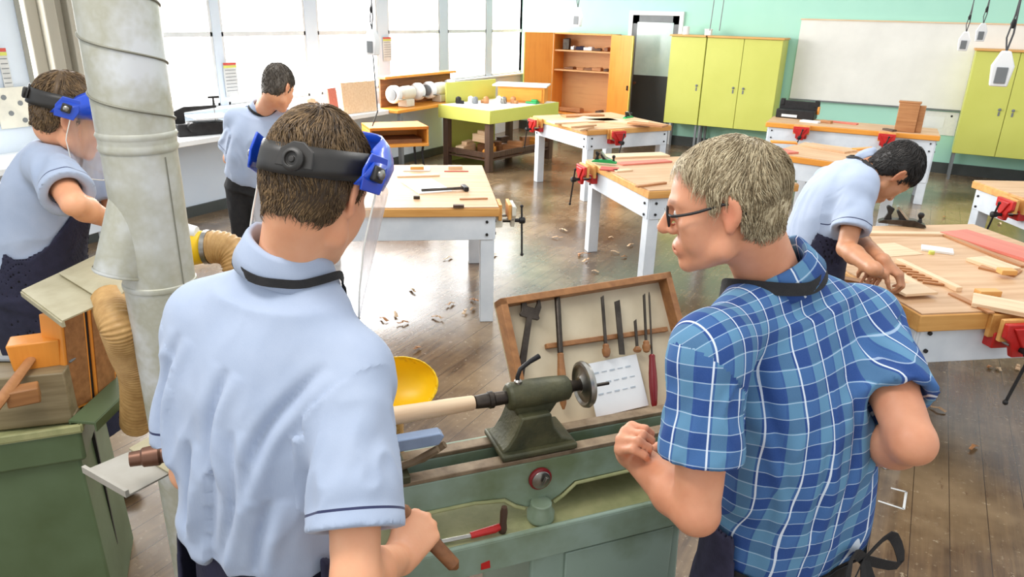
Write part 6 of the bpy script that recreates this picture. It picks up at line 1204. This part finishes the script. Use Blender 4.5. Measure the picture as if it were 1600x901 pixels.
    o = dict(s=.94, hs=.98, M=M, skin=MAT['skin_fair'], style='short', hairmat=MAT['hair_brown'], shirt=MAT['chambray'], handR=dict(d=unit(J['wrR']-J['elR']), n=V(.0, -.2, .9), side=-1, curl=(40, 55, 30)), handL=dict(d=V(.8, .5, -.1), n=V(0, 0, 1.), side=1, curl=(40, 55, 30)), hb=.005, hc=.006, strands=2600, top=.022, slen=.022, swd=.0018, seed=12, wrinkle=.008, ease=.030, hem=.04, sleeve=.78, flare=1.0, hh=.005, aprontop=.62, apronback=-.02, tiez=.05, strapw=.018)
    ppl['D'] = person('boy in a pale blue shirt at the far left beside the duct', J, o)
    face_shield('face shield with bright blue crown on the boy beside the duct', J['head'], M, .98, dict(tilt=.08, len=.19))
    # ---------------- boy at the back
    J = {}; J['head'] = pd(434, 138, 4.25); J['C7'] = pd(410, 170, 4.38); J['pelvis'] = pd(392, 292, 4.55)
    X = unit(V(.80, .42, 0)); sc_ = J['C7']-V(0, 0, .07); J['shL'] = sc_-X*.17; J['shR'] = sc_+X*.17
    J['elL'] = J['shL']+V(-.10, .0, -.25); J['wrL'] = J['elL']+V(.12, .17, .05); J['elR'] = J['shR']+V(.10, .10, -.20); J['wrR'] = J['elR']+V(-.06, .06, .21)
    legs(J, X, .94); M = head_M(5, 28, 0)
    o = dict(s=.94, hs=.98, M=M, skin=MAT['skin_fair'], style='full', hairmat=MAT['hair_mid'], shirt=MAT['chambray'], handR=dict(d=V(-.3, .2, .9), n=V(.4, -.5, .2), side=-1, curl=(30, 45, 30)), handL=dict(d=V(.5, .8, 0), n=V(0, 0, 1.), side=1, curl=(40, 55, 30)), hb=.006, hc=.008, strands=1200, top=.03, slen=.024, swd=.003, seed=15, wrinkle=.009, ease=.030, hem=.06, sleeve=.75, flare=1.0, hh=.007, trousers=MAT['black_cloth'], apron=False, tie=False)
    ppl['E'] = person('boy in black trousers and a pale blue shirt standing by the bright windows', J, o)
    return ppl
mats()
MAT['cream_panel'] = paint('case_lining', srgb(222, 208, 178), srgb(204, 188, 156), .7, 0, 7); MAT['faint'] = paint('pencil', srgb(190, 200, 208), None, .8); MAT['red_dark'] = paint('dark_red_handle', srgb(128, 28, 32), None, .3)
MAT['dusty_w'] = wood('dusty_timber', srgb(156, 140, 108), srgb(120, 104, 74), 0, 1.2); MAT['galv_dark'] = paint('seam', srgb(140, 138, 124), None, .5, .4); MAT['sheet_grey'] = paint('sheet_grey', srgb(190, 186, 176), srgb(176, 170, 158), .5, .2, 12)
MAT['gap_dark'] = paint('gap_shade_green', srgb(52, 58, 42), None, .6); MAT['orange_deep'] = wood('orange_deep', srgb(214, 124, 30), srgb(196, 104, 20), 0, 1, .6, .6); room(); back_of_room(); windows_side()
Bn = benches(); bench_clutter(Bn); floor_scraps()
pendant('hanging outlet with a cable looping down in front of the windows', 582, 68, 4.6, 1.0, tail=[(0, 0, -.07), (.01, 0, -.25), (.02, 0, -.42), (-.03, 0, -.52)])
pendant('hanging outlet over the orange cabinet corner', 902, 28, 8.2, 1.3); pendant('large hanging outlet at the top right in front of the right lime cabinet', 1565, 110, 3.3, 1.0)
pendant('small outlet on a thin cable over the right end of the whiteboard', 1506, 66, 6.2, 1.0); pendant('outlet with a bent plug just left of the largest hanging outlet', 1533, 52, 5.2, .8)
for u, lb in ((1109, 'thin cable hanging left of the two over the lime cabinets'), (1124, 'thin cable hanging right of the two over the lime cabinets')):
    p = pd(u, 48, 9.0); tag(MB().tube([p, p+V(.01, 0, .3), V(p[0]+.03, p[1], 3.0)], .006, 6).build('hanging_cable', MAT['grey']), lb, 'cable', 'thin cables hanging over the lime cabinets')
Lt, W_ = lathe(); tool_case(W_); left_machine(); ducts(); far_left()
if not os.environ.get('NOPPL'): people()
lights()
